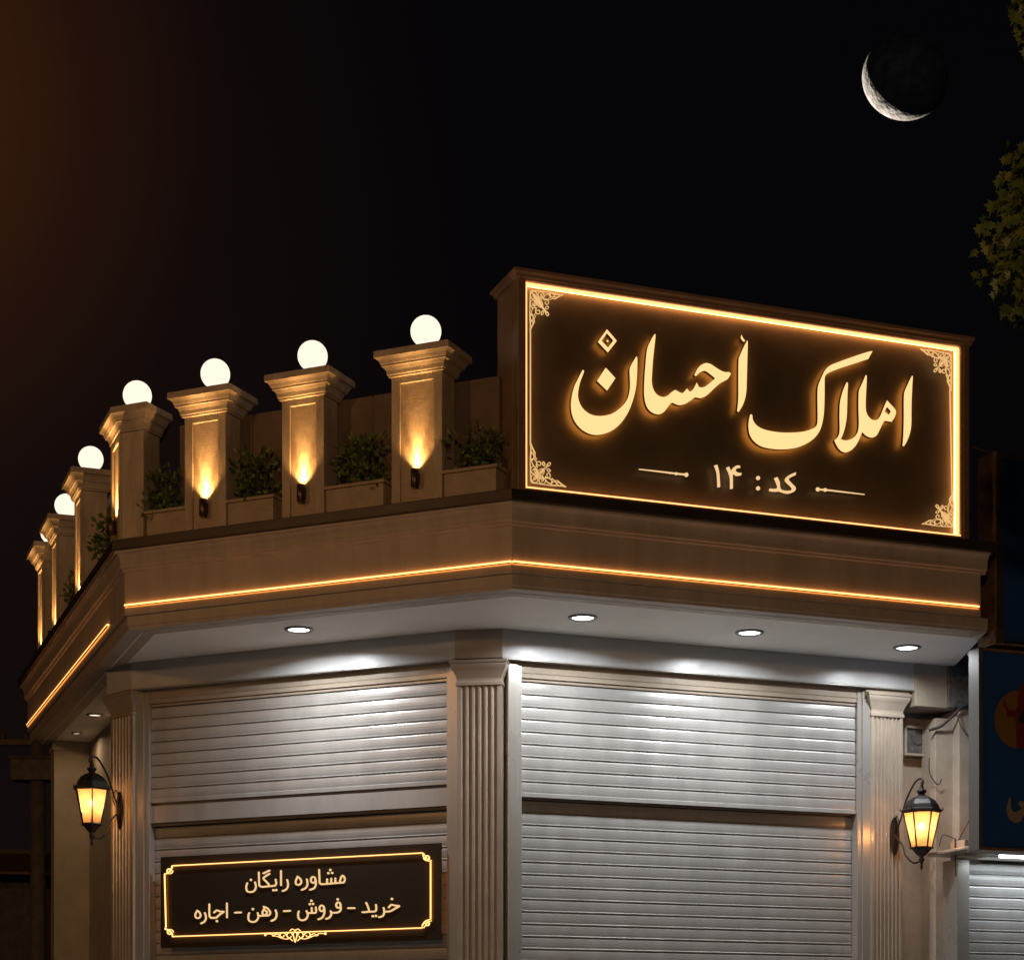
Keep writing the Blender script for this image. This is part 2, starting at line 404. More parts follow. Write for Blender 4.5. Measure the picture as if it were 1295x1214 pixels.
# wall line under the soffit
OR, OM = 1.53, 1.31
cr = R.X(635, OR); cm = M.X(575, OM)              # ends of the two beams at the centre facet
re_ = R.X(1157, OR); le_ = M.X(166, OM)
BZ = R.Z(cr, OR, 833) + .012                      # beam underside
def beam(fr, x0, x1, y):
    mb = MB(); mb.box(x0, x1, y, y+.34, BZ, SZ-.001); mb.build('beam', beam_m, shop, fr, bevel=.006)
    mb = MB(); mb.box(x0, x1, y-.012, y+.05, BZ-.014, BZ-.001); mb.build('beam_trim', frame_m, shop, fr, bevel=.003)
beam(R, cr, re_, OR); beam(M, le_, cm, OM)
def facet(pa, pb):                                # frame along a corner facet, from left point to right point
    d = pb-pa; return Frame(pa.x, pa.y, math.degrees(atan2(d.y, d.x))), (pb-pa).length
fc, fl = facet(M.w(cm, OM), R.w(cr, OR))
mb = MB(); mb.box(.002, fl-.002, -.012, .30, BZ+.0, SZ-.001); mb.build('beam_block', pil_m, shop, fc, bevel=.005)

def pilaster(fr, x0, x1, y, ztop, nfl=6, z0=.14, capw=.045):
    """fluted shaft with a moulded capital and a plinth; front face at y"""
    w = x1-x0; mb = MB(); zt = ztop-.20
    # shaft profile in plan with concave flutes
    prof = [(x0, y+.16), (x0, y)]
    m = .16*w/2; fw = (w-2*m)/nfl
    for k in range(nfl):
        a = x0+m+k*fw
        for t in range(7):
            prof.append((a+fw*(.12+.76*t/6), y+.022*sin(pi*t/6)))
    prof += [(x1, y), (x1, y+.16)]
    mb.prism(prof, z0+.35, zt)
    sh = mb.build('pilaster', pil_m, shop, fr, bevel=.002)
    mb = MB()
    cx = (x0+x1)/2
    rings = []
    for g, zz in [(.012, zt-.03), (.012, zt+.0), (.002, zt+.012), (.002, zt+.035), (.012, zt+.06), (.03, zt+.10), (.048, zt+.13), (.055, zt+.15), (.055, ztop-.03), (capw+.02, ztop-.028), (capw+.02, ztop)]:
        rings.append([(x0-g, y+.20, zz), (x0-g, y-g, zz), (x1+g, y-g, zz), (x1+g, y+.20, zz)])
    mb.loft(rings, smooth=False); c = mb.build('capital', pil_m, sh, fr, bevel=.004)
    mb = MB(); mb.box(x0-.03, x1+.03, y-.03, y+.2, z0, z0+.3); mb.box(x0-.015, x1+.015, y-.015, y+.19, z0+.3, z0+.352); mb.build('plinth', pil_m, sh, fr, bevel=.01)
    return sh
pilaster(fc, fl/2-.205, fl/2+.215, .02, BZ-.016, 6)
# left corner facet
bis = -(L.x.normalized()*0 + (L.y+M.y)).normalized()
pe = M.w(le_, OM)
fdir = Vector((-bis.y, bis.x)); fdir = fdir if fdir.x > 0 else -fdir
FL = Frame(pe.x-fdir.x*.46, pe.y-fdir.y*.46, math.degrees(atan2(fdir.y, fdir.x)))
mb = MB(); mb.box(0, .455, .0, .3, BZ, SZ-.001); mb.build('beam_block', beam_m, shop, FL, bevel=.005)
pilaster(FL, .03, .44, .03, BZ-.016, 6)
# right end pilaster
pr0, pr1 = R.X(1102, OR+.05), R.X(1142, OR+.05)
pilaster(R, pr0, pr1, OR+.05, BZ-.05, 7)
mb = MB(); mb.box(pr0-.07, pr1+.07, OR+.03, OR+.3, BZ-.05, BZ-.014); mb.build('capital_slab', pil_m, shop, R, bevel=.008)

# roller shutters
def slat_profile(y, z0, z1, pitch=.117):
    n = max(1, round((z1-z0)/pitch)); p = (z1-z0)/n; out = []
    for k in range(n):
        b = z0+k*p
        out += [(y+.014, b+.0005), (y-.0055, b+.003), (y-.0060, b+.008), (y-.001, b+.0135), (y-.0042, b+p*.32), (y-.0048, b+p*.55), (y-.0030, b+p*.80), (y-.000, b+p*.905), (y+.004, b+p*.925), (y+.014, b+p*.93)]
    return out
def shutter(fr, x0, x1, y, ztop, zsplit, extra=None, zbot=.16):
    mb = MB(); 
    def sect(y, a, b):
        pr = slat_profile(y, a, b); n = len(pr)
        mb.add([(x0+.002, q, z) for q, z in pr]+[(x1-.002, q, z) for q, z in pr], [(i, n+i, n+i+1, i+1) for i in range(n-1)], 0, False)
        mb.add([(x0, y+.02, a), (x1, y+.02, a), (x1, y+.02, b), (x0, y+.02, b)], [(0, 1, 2, 3)], 1)
    up, lo = zsplit
    sect(y, up, ztop)
    o = None
    if extra:                                        # plain wide panel between the two curtains
        a, b = extra
        mb.box(x0+.002, x1-.002, y-.012, y+.02, a+.012, b-.012, 0); mb.box(x0, x1, y+.012, y+.03, a-.02, b+.02, 1)
    mb.box(x0+.002, x1-.002, y-.016, y+.012, up-.028, up+.002, 0)       # bottom rail of the upper curtain
    sect(y+.07, zbot, lo)
    mb.box(x0, x1, y+.02, y+.09, lo, up+.03, 1)
    sh = mb.build('roller_shutter', [slat_m, slot_m], shop, fr)
    return sh
def opening(fr, x0, x1, jl, jr, y, ztop, zsplit, extra=None):
    """jl, jr: outer x of the jambs"""
    sh = shutter(fr, x0, x1, y+.06, ztop, zsplit, extra)
    for a, b, s in ((jl, x0, 1), (x1, jr, -1)):
        mb = MB()
        mb.box(a, b, y+.02, y+.26, .14, BZ-.002)
        c = (a+b)/2 + s*abs(b-a)*.18
        mb.box(min(a, c) if s > 0 else c, c if s > 0 else max(b, c), y+.003, y+.019, .15, BZ-.03)
        mb.build('shutter_jamb', frame_m, shop, fr, bevel=.004)
    mb = MB(); mb.box(x0+.001, x1-.001, y+.03, y+.10, ztop+.03, BZ-.003); mb.box(x0+.001, x1-.001, y+.022, y+.029, ztop+.075, ztop+.083)
    mb.box(x0+.001, x1-.001, y+.05, y+.115, ztop+.001, ztop+.027); mb.build('shutter_head', pil_m, shop, fr, bevel=.003)
ys = .10
a0, a1 = R.X(659, OR+ys), R.X(1083, OR+ys)
zt = R.Z(a0, OR+ys, 861)
sp0 = R.Z(a0, OR+ys, 1003)
opening(R, a0, a1, R.X(641, OR+ys), R.X(1100, OR+ys), OR+ys-.04, zt, (sp0, sp0-.045))
b0, b1 = M.X(190, OM+ys), M.X(566, OM+ys)
zt2 = M.Z(b1, OM+ys, 861)
s2 = M.Z((b0+b1)/2, OM+ys, 1000)
opening(M, b0, b1, M.X(172, OM+ys), M.X(581, OM+ys), OM+ys-.04, zt2, (s2, s2-.255), extra=(s2-.24, s2-.048))

# walls behind everything, left return wall, far fin
mb = MB(); mb.box(a0-.35, RE+.1, OR+.36, OR+.6, .14, SZ-.002); mb.build('wall', wall_m, shop, R)
mb = MB(); mb.box(b0-.25, b1+.35, OM+.36, OM+.6, .14, SZ-.002); mb.build('wall', wall_m, shop, M)
OL = .72
mb = MB(); mb.box(LE-.0, -1.75, OL, OL+.25, .14, SZ-.002)
mb.build('side_wall', wall_m, shop, L)
fx = L.X(76, .30); 
mb = MB(); mb.box(LE+.02, LE+.30, .28, OL-.001, .14, SZ-.012); mb.box(LE+.0, LE+.32, .26, OL+.0, SZ-.12, SZ-.004); mb.box(LE+.01, LE+.31, .27, OL-.001, 2.62, 2.635)
mb.build('end_pier', wall_m, shop, L, bevel=.008)
# right of the end pilaster
mb = MB(); mb.box(pr1+.10, R.X(1200, OR+.1), OR-.02, OR+.36, R.Z(re_, OR, 893), SZ-.001); mb.build('dropped_ceiling_box', wall_m, shop, R, bevel=.01)

# small vent with a broken grille on the right wall
vx0, vx1 = R.X(1143, OR+.33), R.X(1175, OR+.33); vz0, vz1 = R.Z(vx0, OR+.33, 955), R.Z(vx0, OR+.33, 917)
v = thing('wall_vent', 'small square vent with dark broken grille high on the wall above the right lantern', 'vent', R, vx0, OR+.355, vz0)
fv = R.off(vx0, OR+.355)
w_, h_ = vx1-vx0, vz1-vz0
mb = MB()
for q in ((0, w_, 0, .025), (0, w_, h_-.025, h_), (0, .025, .026, h_-.026), (w_-.04, w_, .026, h_-.026)): mb.box(q[0], q[1], -.05, 0, vz0+q[2], vz0+q[3])
mb.build('vent_frame', nwall_m, v, fv, bevel=.004)
mb = MB(); mb.box(.026, w_-.041, -.015, -.001, vz0+.026, vz0+h_-.026); mb.build('grille', junk_m, v, fv)
mb = MB(); cxx, czz = w_*.55, vz0+h_*.55
mb.add([(cxx+.055*cos(i*pi/3.5+.3)*(1+.25*(i % 2)), -.03, czz+.055*sin(i*pi/3.5+.3)) for i in range(7)]+[(cxx+.03*cos(i*pi/3.5), -.014, czz+.03*sin(i*pi/3.5)) for i in range(7)],
       [tuple(range(7))[::-1]]+[(i, (i+1) % 7, 7+(i+1) % 7, 7+i) for i in range(7)]); mb.build('hole', slot_m, v, fv)

# ---------------------------------------------------------------- fascia light strips
zl = zA(711)
def strip(fr, x0, x1, label):
    t = thing('light_strip', label, 'light strip', fr, x0, 0, zl-.012, 'warm light strips along the fascia')
    f = fr.off(x0, 0); l = x1-x0
    mb = MB(); mb.box(0, l, -.026, -.001, zl-.010, zl-.005); mb.build('channel', coping_m, t, f)
    mb = MB(); mb.box(0, l, -.012, -.001, zl-.018, zl-.0105); mb.build('under_glow', led_under_m, t, f)  # added glowing strip that draws the glow below the channel
    mb = MB(); mb.box(0, l, -.022, -.001, zl-.0045, zl+.011); mb.build('diffuser', led_m, t, f)
strip(R, .004, R.X(1237), 'long glowing strip on the right fascia under the big lit sign')
strip(M, MB_+.01, -.004, 'glowing strip on the middle fascia above the shutter with the small board')
strip(L, L.X(35.5), L.X(138), 'steeply foreshortened glowing strip on the left side fascia')

# ---------------------------------------------------------------- parapet pillars
def px_pillar(fr, x0, x1, y0, y1, z0, z1, cap_d=.115):
    """face 'front' = recessed panel on local -y side"""
    ch = .215
    zs = z1-ch
    mb = MB(); t = .022; b = .085
    mb.box(x0, x1, y0+t, y1, z0, zs)
    mb.box(x0, x0+b, y0, y0+t-.001, z0, zs); mb.box(x1-b, x1, y0, y0+t-.001, z0, zs)
    mb.box(x0+b+.0005, x1-b-.0005, y0, y0+t-.001, zs-.06, zs)
    p = mb.build('parapet_pillar', stone, shop, fr, bevel=.004)
    mb = MB(); mb.box(x0+b+.003, x1-b-.003, y0+t-.006, y0+t-.0015, z0, zs-.063); mb.build('panel', stone_panel, p, fr)
    mb = MB(); rings = []
    for g, zz in [(.010, 0), (.020, .004), (.020, .018), (.030, .022), (.035, .055), (.050, .085), (.066, .089), (.066, .102), (.072, .108), (.084, .136), (.100, .152), (cap_d, .156), (cap_d, ch-.004), (cap_d-.005, ch)]:
        rings.append([(x0-g, y0-g, zs+zz), (x1+g, y0-g, zs+zz), (x1+g, y1+g, zs+zz), (x0-g, y1+g, zs+zz)])
    mb.loft(rings, smooth=False); mb.build('cap', stone, p, fr, bevel=.0018)
    return p
GR = 'round white globe lamps along the parapet'
globe_proto = None
def globe(fr, x, y, z, r, label):
    global globe_proto
    if globe_proto is None:
        t = thing('globe_lamp', label, 'globe lamp', fr, x, y, z, GR); globe_proto = t
        mb = MB(); mb.lathe([(.085, 0), (.085, .012), (.06, .02), (.055, .07), (.06, .085)], n=24); mb.build('base', brass_m, t)
        mb = MB(); mb.sphere((0, 0, .075+r*.93), r, 40, 26, z0=-.93); mb.build('globe', globe_m, t)
        return t
    t = copy_tree(globe_proto); t.location = fr.w(x, y, z); t['label'] = label; return t
up_proto = None
def uplight(fr, x, y, z, label, energy=34.0):
    global up_proto
    if up_proto is None:
        t = thing('wall_uplight', label, 'wall light', fr, x, y, z, 'bronze tube uplights on the pillars'); up_proto = t
        mb = MB(); mb.lathe([(.030, 0), (.036, .006), (.036, .15), (.033, .152), (.033, .13), (.001, .129)], (0, -.055, 0), 20, caps=False)
        mb.lathe([(.02, -.006), (.03, 0)], (0, -.055, 0), 20); mb.build('housing', brass_m, t)
        mb = MB(); mb.box(-.025, .025, -.022, 0, .03, .12); mb.build('bracket', brass_m, t)
        mb = MB(); mb.lathe([(.0005, .131), (.032, .131)], (0, -.055, 0), 20, caps=False); mb.build('lens', emat('uplight_lens', (1, .6, .25), 8), t)
        l = light('beam_lamp', 'SPOT', t, (0, -.050, .137), energy, (1, .49, .15), .012, (pi+radians(-6), 0, 0), 96, 1.0)
        l2 = light('narrow_beam_lamp', 'SPOT', t, (0, -.045, .137), energy*2.8, (1, .52, .17), .012, (pi+radians(-6), 0, 0), 33, 1.0)
        return t
    t = copy_tree(up_proto); t.location = fr.w(x, y, z); t.rotation_euler = (0, 0, fr.a); t['label'] = label
    q_ = random.uniform(.75, 1.2)
    for ch in t.children:
        if ch.type == 'LIGHT': ch.data = ch.data.copy(); ch.data.energy *= q_
    return t

PY = .06                                          # front of the shafts behind the fascia plane
ords = ['leftmost', 'second', 'third', 'fourth']
mid = [(232, 287, 487, 270, 472, 645), (357, 409, 462, 397, 447, 626), (494, 560, 430, 540, 416, 606)]
mid_lab = ['second full-faced pillar left of the big sign', 'pillar between', 'x']
names = ['third pillar left of the big sign', 'second pillar left of the big sign', 'pillar nearest the big sign']
PWS = [.44, .43, .49]
pill = []
ztop_mid = None
for k, (xa, xb, yc, gx, gy, uy) in enumerate(mid):
    xm = (M.X(xa, PY)+M.X(xb, PY))/2; x0, x1 = xm-PWS[k]/2, xm+PWS[k]/2
    cap_y = {0: 487, 1: 461, 2: 430}[k]
    z1 = M.Z(x1+.115, PY-.115, cap_y) ; pill.append((x0, x1, z1))
zc = sum(p[2] for p in pill)/3
print('pillar tops', [round(p[2], 3) for p in pill], 'CT', CT)
for k, (x0, x1, z1) in enumerate(pill):
    zk = zc+[-.015, .0, .05][k]
    px_pillar(M, x0, x1, PY, PY+.25, CT-.01, zk)
    globe(M, (x0+x1)/2+.02, PY+.14, zk, .134, 'white globe lamp on top of the '+names[k])
    uplight(M, (x0+x1)/2, PY+.021, M.Z((x0+x1)/2, PY-.05, [652, 634, 615][k]), 'small bronze uplight at the foot of the '+names[k])
# corner pillar P1: corner at px 154
xc = M.X(154.5, PY)
cornerP = M.w(xc, PY)
Lc = Frame(cornerP.x, cornerP.y, -69.1)
Lp = Lc
zc1 = zc-.06
def corner_pillar():
    # plan polygon: mid face, left face, back
    w = .40
    p0 = Vector((cornerP.x, cornerP.y)); pm = p0+M.x*.235; pl = p0-L.x*.50
    pts = [pl, p0, pm, pm+M.y*.26, pl+M.y*.05+L.y*.34]
    def grow(g):
        n = len(pts); out = []
        c = sum(pts, Vector((0, 0)))/n
        for i in range(n):
            a, b, d = pts[i-1], pts[i], pts[(i+1) % n]
            e1 = (b-a).normalized(); e2 = (d-b).normalized(); n1 = Vector((e1.y, -e1.x)); n2 = Vector((e2.y, -e2.x))
            out.append(b+(n1+n2)/(1+n1.dot(n2))*g)
        return out
    zs = zc1-.215
    mb = MB(); mb.prism([tuple(p) for p in pts], CT-.01, zs)
    # raised border on the left face
    pil = mb.build('parapet_pillar', stone, shop, Frame(0, 0, 0), bevel=.004)
    mb = MB()
    mb.box(-.50, -.42, -.022, -.001, CT, zs); mb.box(-.08, 0, -.022, -.001, CT, zs); mb.box(-.419, -.081, -.022, -.001, zs-.06, zs)
    mb.build('raised_border', stone, pil, Lp, bevel=.004)
    mb = MB(); mb.box(-.417, -.083, -.006, -.001, CT, zs-.063); mb.build('panel', stone_panel, pil, Lp)
    mb = MB(); rings = []
    for g, zz in [(.020, 0), (.020, .018), (.030, .022), (.035, .055), (.050, .085), (.066, .089), (.066, .102), (.072, .108), (.084, .136), (.100, .152), (.115, .156), (.115, .211), (.110, .215)]:
        rings.append([(p.x, p.y, zs+zz) for p in grow(g)])
    mb.loft(rings, smooth=False); mb.build('cap', stone, pil, Frame(0, 0, 0), bevel=.004)
    return pts
cpts = corner_pillar()
cc = sum(cpts, Vector((0, 0)))/5
globe(Frame(cc.x, cc.y, 0), -.0, -.03, zc1, .134, 'white globe lamp on top of the bent corner pillar')
uplight(Lp, -.25, -.001, Lp.Z(-.25, -.05, 676), 'bronze uplight at the foot of the bent corner pillar')
# left side pillars
LY = .06
lx = [L.X(102.5, LY), L.X(72, LY), L.X(54, LY)]
ll = ['first pillar on the left side behind the corner pillar', 'second pillar on the left side behind the corner', 'farthest pillar at the end of the left side']
for k, x1 in enumerate(lx):
    zk = zc+[.20, .17, .15][k]
    px_pillar(L, x1-.47, x1, LY, LY+.28, CT-.01, zk, cap_d=.12)
    globe(L, x1-.235, LY+.14, zk, .134, 'white globe lamp on the '+ll[k])
    uplight(L, x1-.235, LY+.021, CT+.06, 'bronze uplight low on the '+ll[k])
print('left pillars x', lx, 'LE', LE)

# parapet wall behind the pillars
zp = M.Z(M.X(628, .30), .30, 474)
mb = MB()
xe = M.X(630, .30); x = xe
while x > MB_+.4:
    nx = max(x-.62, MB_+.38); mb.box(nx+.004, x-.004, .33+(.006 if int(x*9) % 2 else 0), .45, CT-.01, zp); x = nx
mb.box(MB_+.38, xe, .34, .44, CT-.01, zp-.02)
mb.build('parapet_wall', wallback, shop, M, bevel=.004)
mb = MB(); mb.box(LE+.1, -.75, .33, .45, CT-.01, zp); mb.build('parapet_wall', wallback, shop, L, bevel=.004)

# ---------------------------------------------------------------- planters and shrubs
def shrub_mesh(seed, n=420, s=1.0):
    rnd = random.Random(seed); mb = MB()
    heads = [(rnd.uniform(-.17, .17)*s, rnd.uniform(-.09, .09)*s, rnd.uniform(.10, .38)*s, rnd.uniform(.07, .12)*s) for _ in range(11)]
    heads += [(0, 0, .40*s, .08*s), (0, 0, .16*s, .13*s), (-.1*s, 0, .12*s, .1*s), (.1*s, 0, .12*s, .1*s)]
    for _ in range(n):
        hx, hy, hz, hr = rnd.choice(heads)
        d = Vector((rnd.gauss(0, 1), rnd.gauss(0, 1), rnd.gauss(0, 1))).normalized()
        c = Vector((hx, hy, hz)) + d*hr*rnd.uniform(.5, 1.15)
        ax = (d+Vector((rnd.gauss(0, .4), rnd.gauss(0, .4), rnd.gauss(.3, .4)))).normalized(); sd = ax.cross(Vector((rnd.gauss(0, 1), rnd.gauss(0, 1), rnd.gauss(0, 1)))).normalized()
        l = rnd.uniform(.045, .075)*s; w = l*.30; nn = ax.cross(sd)
        mb.add([c, c+ax*l*.5+sd*w+nn*w*.3, c+ax*l, c+ax*l*.5-sd*w+nn*w*.3], [(0, 1, 2), (0, 2, 3)])
    return mb
def stem_mesh(seed, s=1.0):
    rnd = random.Random(seed); mb = MB()
    for _ in range(9):
        a = rnd.uniform(0, 2*pi); r = rnd.uniform(.05, .15)*s; h = rnd.uniform(.2, .38)*s
        mb.tube([(0, 0, -.05), (r*.4*cos(a), r*.3*sin(a), h*.5), (r*cos(a), r*.6*sin(a), h)], [.008, .006, .003], 5)
    return mb
def planter(fr, x0, x1, y, ztop, label, slabel, seed, depth=.30, shrub_x=None, s=1.0, n=420):
    t = thing('planter_box', label, 'planter', fr, x0, y, CT, 'stone planter boxes between the pillars')
    f = fr.off(x0, y); l = x1-x0
    mb = MB(); z0 = CT-.008
    mb.box(0, l, 0, .03, z0, ztop-.03); mb.box(0, l, depth-.03, depth, z0, ztop-.03); mb.box(0, .03, .031, depth-.031, z0, ztop-.03); mb.box(l-.03, l, .031, depth-.031, z0, ztop-.03)
    mb.build('box', planter_m, t, f, bevel=.004)
    mb = MB(); g = .018
    mb.box(-g, l+g, -g, .045, ztop-.029, ztop); mb.box(-g, l+g, depth-.045, depth+g, ztop-.029, ztop); mb.box(-g, .045, .046, depth-.046, ztop-.029, ztop); mb.box(l-.045, l+g, .046, depth-.046, ztop-.029, ztop)
    mb.build('rim', planter_m, t, f, bevel=.005)
    mb = MB(); mb.box(.032, l-.032, .032, depth-.032, ztop-.12, ztop-.06); mb.build('soil', soil_m, t, f)
    sx = l/2 if shrub_x is None else shrub_x-x0
    sh = thing('shrub', slabel, 'shrub', f, sx, depth*.5, ztop-.06, 'leafy shrubs in the planter boxes')
    shrub_mesh(seed, n, s).build('foliage', shrub_m, sh); stem_mesh(seed, s).build('stem', bark_m, sh)
def pz(px, py, y=PY): return M.Z(M.X(px, y), y, py)
zr = (pz(595, 590)+pz(450, 610)+pz(320, 626)+pz(200, 645))/4
gaps = [(M.X(184, PY), pill[0][0]-.012), (pill[0][1]+.012, pill[1][0]-.10), (pill[1][1]+.012, pill[2][0]-.09), (pill[2][1]+.012, M.X(626, PY))]
glab = ['between the bent corner pillar and the next', 'between the third and second pillars left of the big sign', 'between the two pillars nearest the big sign', 'right beside the left end of the big sign']
sxs = [206, 325, 455, 600]
for k, (g0, g1) in enumerate(gaps):
    planter(M, g0, g1, PY+.02, zr, 'stone planter box '+glab[k], 'small leafy green shrub growing '+glab[k], 20+k, depth=.25, shrub_x=M.X(sxs[k], PY+.12), s=[1.0, 1.05, 1.08, .95][k])
planter(L, lx[0]+.03, -.72, LY+.02, zr, 'stone planter box on the left side just behind the corner pillar', 'dark leafy shrub on the left side just behind the corner pillar', 31, depth=.24, s=1.15, n=380)
planter(L, lx[1]+.03, lx[0]-.55, LY+.02, zr, 'stone planter box on the left side between its first and second pillars', 'dark shrub on the left side between its first and second pillars', 32, depth=.24, s=1.0, n=300)

# blue grey box behind the second left side pillar
tb = thing('roof_tank', 'blue grey sheet metal box on the roof behind the left side pillars', 'water tank', L, lx[1]+.2, .6, CT)
f = L.off(lx[1]+.2, .6)
mb = MB(); zt_ = f.Z(0, 0, 628); mb.box(-.1, .55, 0, .5, CT-.005, zt_); mb.box(-.12, .57, -.02, .52, zt_-.03, zt_+.01); mb.build('tank_body', bluegrey_m, tb, f, bevel=.01)
mb = MB(); mb.lathe([(.12, 0), (.12, .03), (.04, .04), (.04, .06)], (.22, .25, zt_+.01), 16); mb.build('lid', bluegrey_m, tb, f)

# ---------------------------------------------------------------- the big sign
SY = .06                                          # front of the sign frame behind the fascia plane
sx0, sx1 = R.X(655, SY), R.X(1226, SY)
szt = (R.Z(sx0, SY, 346)+R.Z(sx1, SY, 432))/2; szb = CT-.004
sd = .50
big = thing('lit_shop_sign', 'large bronze shop sign with glowing Persian calligraphy and lit border above the cornice', 'sign', R, sx0, SY, szb)
fs = R.off(sx0, SY); SW = sx1-sx0
pxl, pxr = R.X(664.5, SY+.05)-sx0, R.X(1210, SY+.05)-sx0
pzt = (R.Z(sx0+pxl, SY+.05, 359)+R.Z(sx0+pxr, SY+.05, 442.5))/2; pzb = (R.Z(sx0+pxl, SY+.05, 615.7)+R.Z(sx0+pxr, SY+.05, 678.5))/2
print('sign', SW, szt, szb, 'panel', pxl, pxr, pzt, pzb)
mb = MB(); mb.box(.0, SW, .136, sd, szb, szt); mb.build('sign_box', brown_m, big, fs, bevel=.006)
mb = MB(); mb.box(pxl-.012, pxr+.012, .118, .135, pzb-.012, pzt+.012); mb.build('sign_panel', panel_m, big, fs)
mb = MB()
for q in ((0, pxl-.014), (pxr+.014, SW)):
    mb.box(q[0], q[1], 0, .135, szb, szt)
mb.box(pxl-.0135, pxr+.0135, 0, .135, pzt+.014, szt); mb.box(pxl-.0135, pxr+.0135, .0, .135, szb, pzb-.014)
mb.build('sign_frame', brown_m, big, fs, bevel=.006)
mb = MB(); mb.box(pxl-.040, pxl-.030, -.012, -.0005, szb, szt-.05); mb.box(pxr+.036, pxr+.048, -.012, -.0005, szb, szt-.05); mb.box(pxl-.029, pxr+.035, -.010, -.0005, pzt+.0142, pzt+.019)
mb.build('frame_bead', brown_m, big, fs, bevel=.003)
mb = MB(); rings = []
cb = -(szt-pzt-.020)
for g, zz in [(.004, cb), (.010, cb+.003), (.012, -.042), (.022, -.036), (.026, -.032), (.026, -.012), (.036, -.004), (.046, .002), (.050, .006), (.050, .028), (.044, .034)]:
    rings.append([(-g, -g, szt+zz), (SW+g*.6, -g, szt+zz), (SW+g*.6, sd+g, szt+zz), (-g, sd+g, szt+zz)])
mb.loft(rings, smooth=False); mb.build('sign_cap', brown_m, big, fs, bevel=.003)
# light strip inside the frame
mb = MB(); e = .013
mb.box(pxl-.011, pxr+.011, .035, .075, pzt+.001, pzt+.0135); mb.box(pxl-.011, pxr+.011, .0005, .04, pzb-.0135, pzb-.002)
mb.box(pxl-.0135, pxl-.004, .001, .04, pzb-.001, pzt+.0005); mb.box(pxr+.004, pxr+.0135, .03, .06, pzb-.001, pzt+.0005)
mb.build('border_light', ledsign_m, big, fs)
mb = MB(); mb.box(pxl-.011, pxr+.011, .085, .105, pzt+.004, pzt+.0134); mb.box(pxl-.011, pxr+.011, .085, .105, pzb-.0134, pzb-.004)
mb.box(pxl-.0134, pxl-.005, .085, .105, pzb-.003, pzt+.003); mb.box(pxr+.005, pxr+.0134, .085, .105, pzb-.003, pzt+.003)
mb.build('wash_fill', wash_m, big, fs)  # extra emitters added to strengthen the border's glow on the panel
HS = homography([(664.5, 359), (1210, 442.5), (1210, 678.5), (664.5, 615.7)], [(pxl, pzt), (pxr, pzt), (pxr, pzb), (pxl, pzb)])
def Zc(ox, oy, s, pts, c=True, k=5):
    q = [(ox+p[0]/s, oy+p[1]/s) + tuple(p[2:]) for p in pts]
    return [HS(*p[:2]) for p in (smooth_closed(q, k) if c else smooth_open(q, k))]
z1_ = (710, 410, 8.092); z2_ = (800, 410, 8.633); z3_ = (930, 435, 7.194); z4_ = (1040, 460, 9.338); z5_ = (800, 570, 4.317)
c = 1
noon = Zc(*z1_, [(210,467,c),(165,555),(120,650),(95,760),(90,850),(105,940),(145,1020),(210,1085),(290,1125),(370,1133),(450,1115),(530,1075),(610,1000),(680,890),(725,770),(752,660),(762,560),(767,450),(767,350),(757,333,c),(700,430),(688,480),(691,560),(692,650),(676,740),(640,810),(580,870),(500,920),(400,940),(310,930),(240,890),(190,830),(163,750),(165,680),(185,590),(215,510),(225,478,c)])
dia1 = Zc(*z1_, [(457,55,c),(545,158),(550,182),(465,292,c),(365,185,c)]); dia1h = Zc(*z1_, [(457,95,c),(522,170,c),(468,243,c),(403,172,c)])
dia2 = Zc(*z1_, [(445,447,c),(535,545),(536,565),(457,682,c),(355,582,c)])
glint_dot = Zc(*z1_, [(463,158,c),(474,178),(463,186),(452,178)])  # stray glint drawn as a small lit spot
ihsa = Zc(*z2_, [(230,110,c),(240,130),(228,250),(212,400),(202,550),(200,640),(220,720),(262,775),(320,798),(370,785),(410,750),(455,723),(490,740),(530,757),(555,740),(580,708,c),(593,715),(602,733),(622,738),(650,715),(690,642,c),(700,660),(715,688),(745,695),(790,680),(890,598,c),(860,570),(800,525),(765,515),(720,535),(680,572,c),(662,560,c),(700,490),(740,450),(790,430),(840,440),(900,480),(960,515),(1000,528),(1045,530),(1062,550,c),(1030,600),(990,625),(930,660),(870,715),(800,780),(740,810),(700,808),(665,805),(620,840),(560,875),(500,887),(455,875),(425,862),(395,880),(350,940),(310,975),(260,987),(200,965),(155,920),(130,860),(117,780),(117,650),(130,450),(148,280),(185,190)])
alef1 = Zc(*z2_, [(1240,185,c),(1246,210),(1241,400),(1236,600),(1230,740),(1210,840),(1180,910),(1145,965,c),(1130,955,c),(1142,820),(1143,600),(1146,400),(1160,350),(1200,260)])
glow_hook = Zc(*z2_, [(1180,120,c),(1190,150),(1220,190,c),(1195,195),(1170,155)])  # stray hook of glow drawn as a lit shape
kaf = Zc(*z3_, [(135,643,c),(145,655,c),(152,700),(190,750),(260,785),(380,808),(500,812),(610,803),(690,778),(728,750),(738,700),(738,600),(737,480),(742,395),(768,325),(805,250),(850,205),(920,175),(1060,125),(1180,85),(1240,72,c),(1200,145,c),(1080,185),(940,230),(850,265),(815,287),(803,325),(802,450),(799,580),(790,680),(765,780),(720,850),(650,905),(560,945),(460,962),(350,962),(240,942),(170,900),(125,840),(110,770),(112,710),(124,655)])
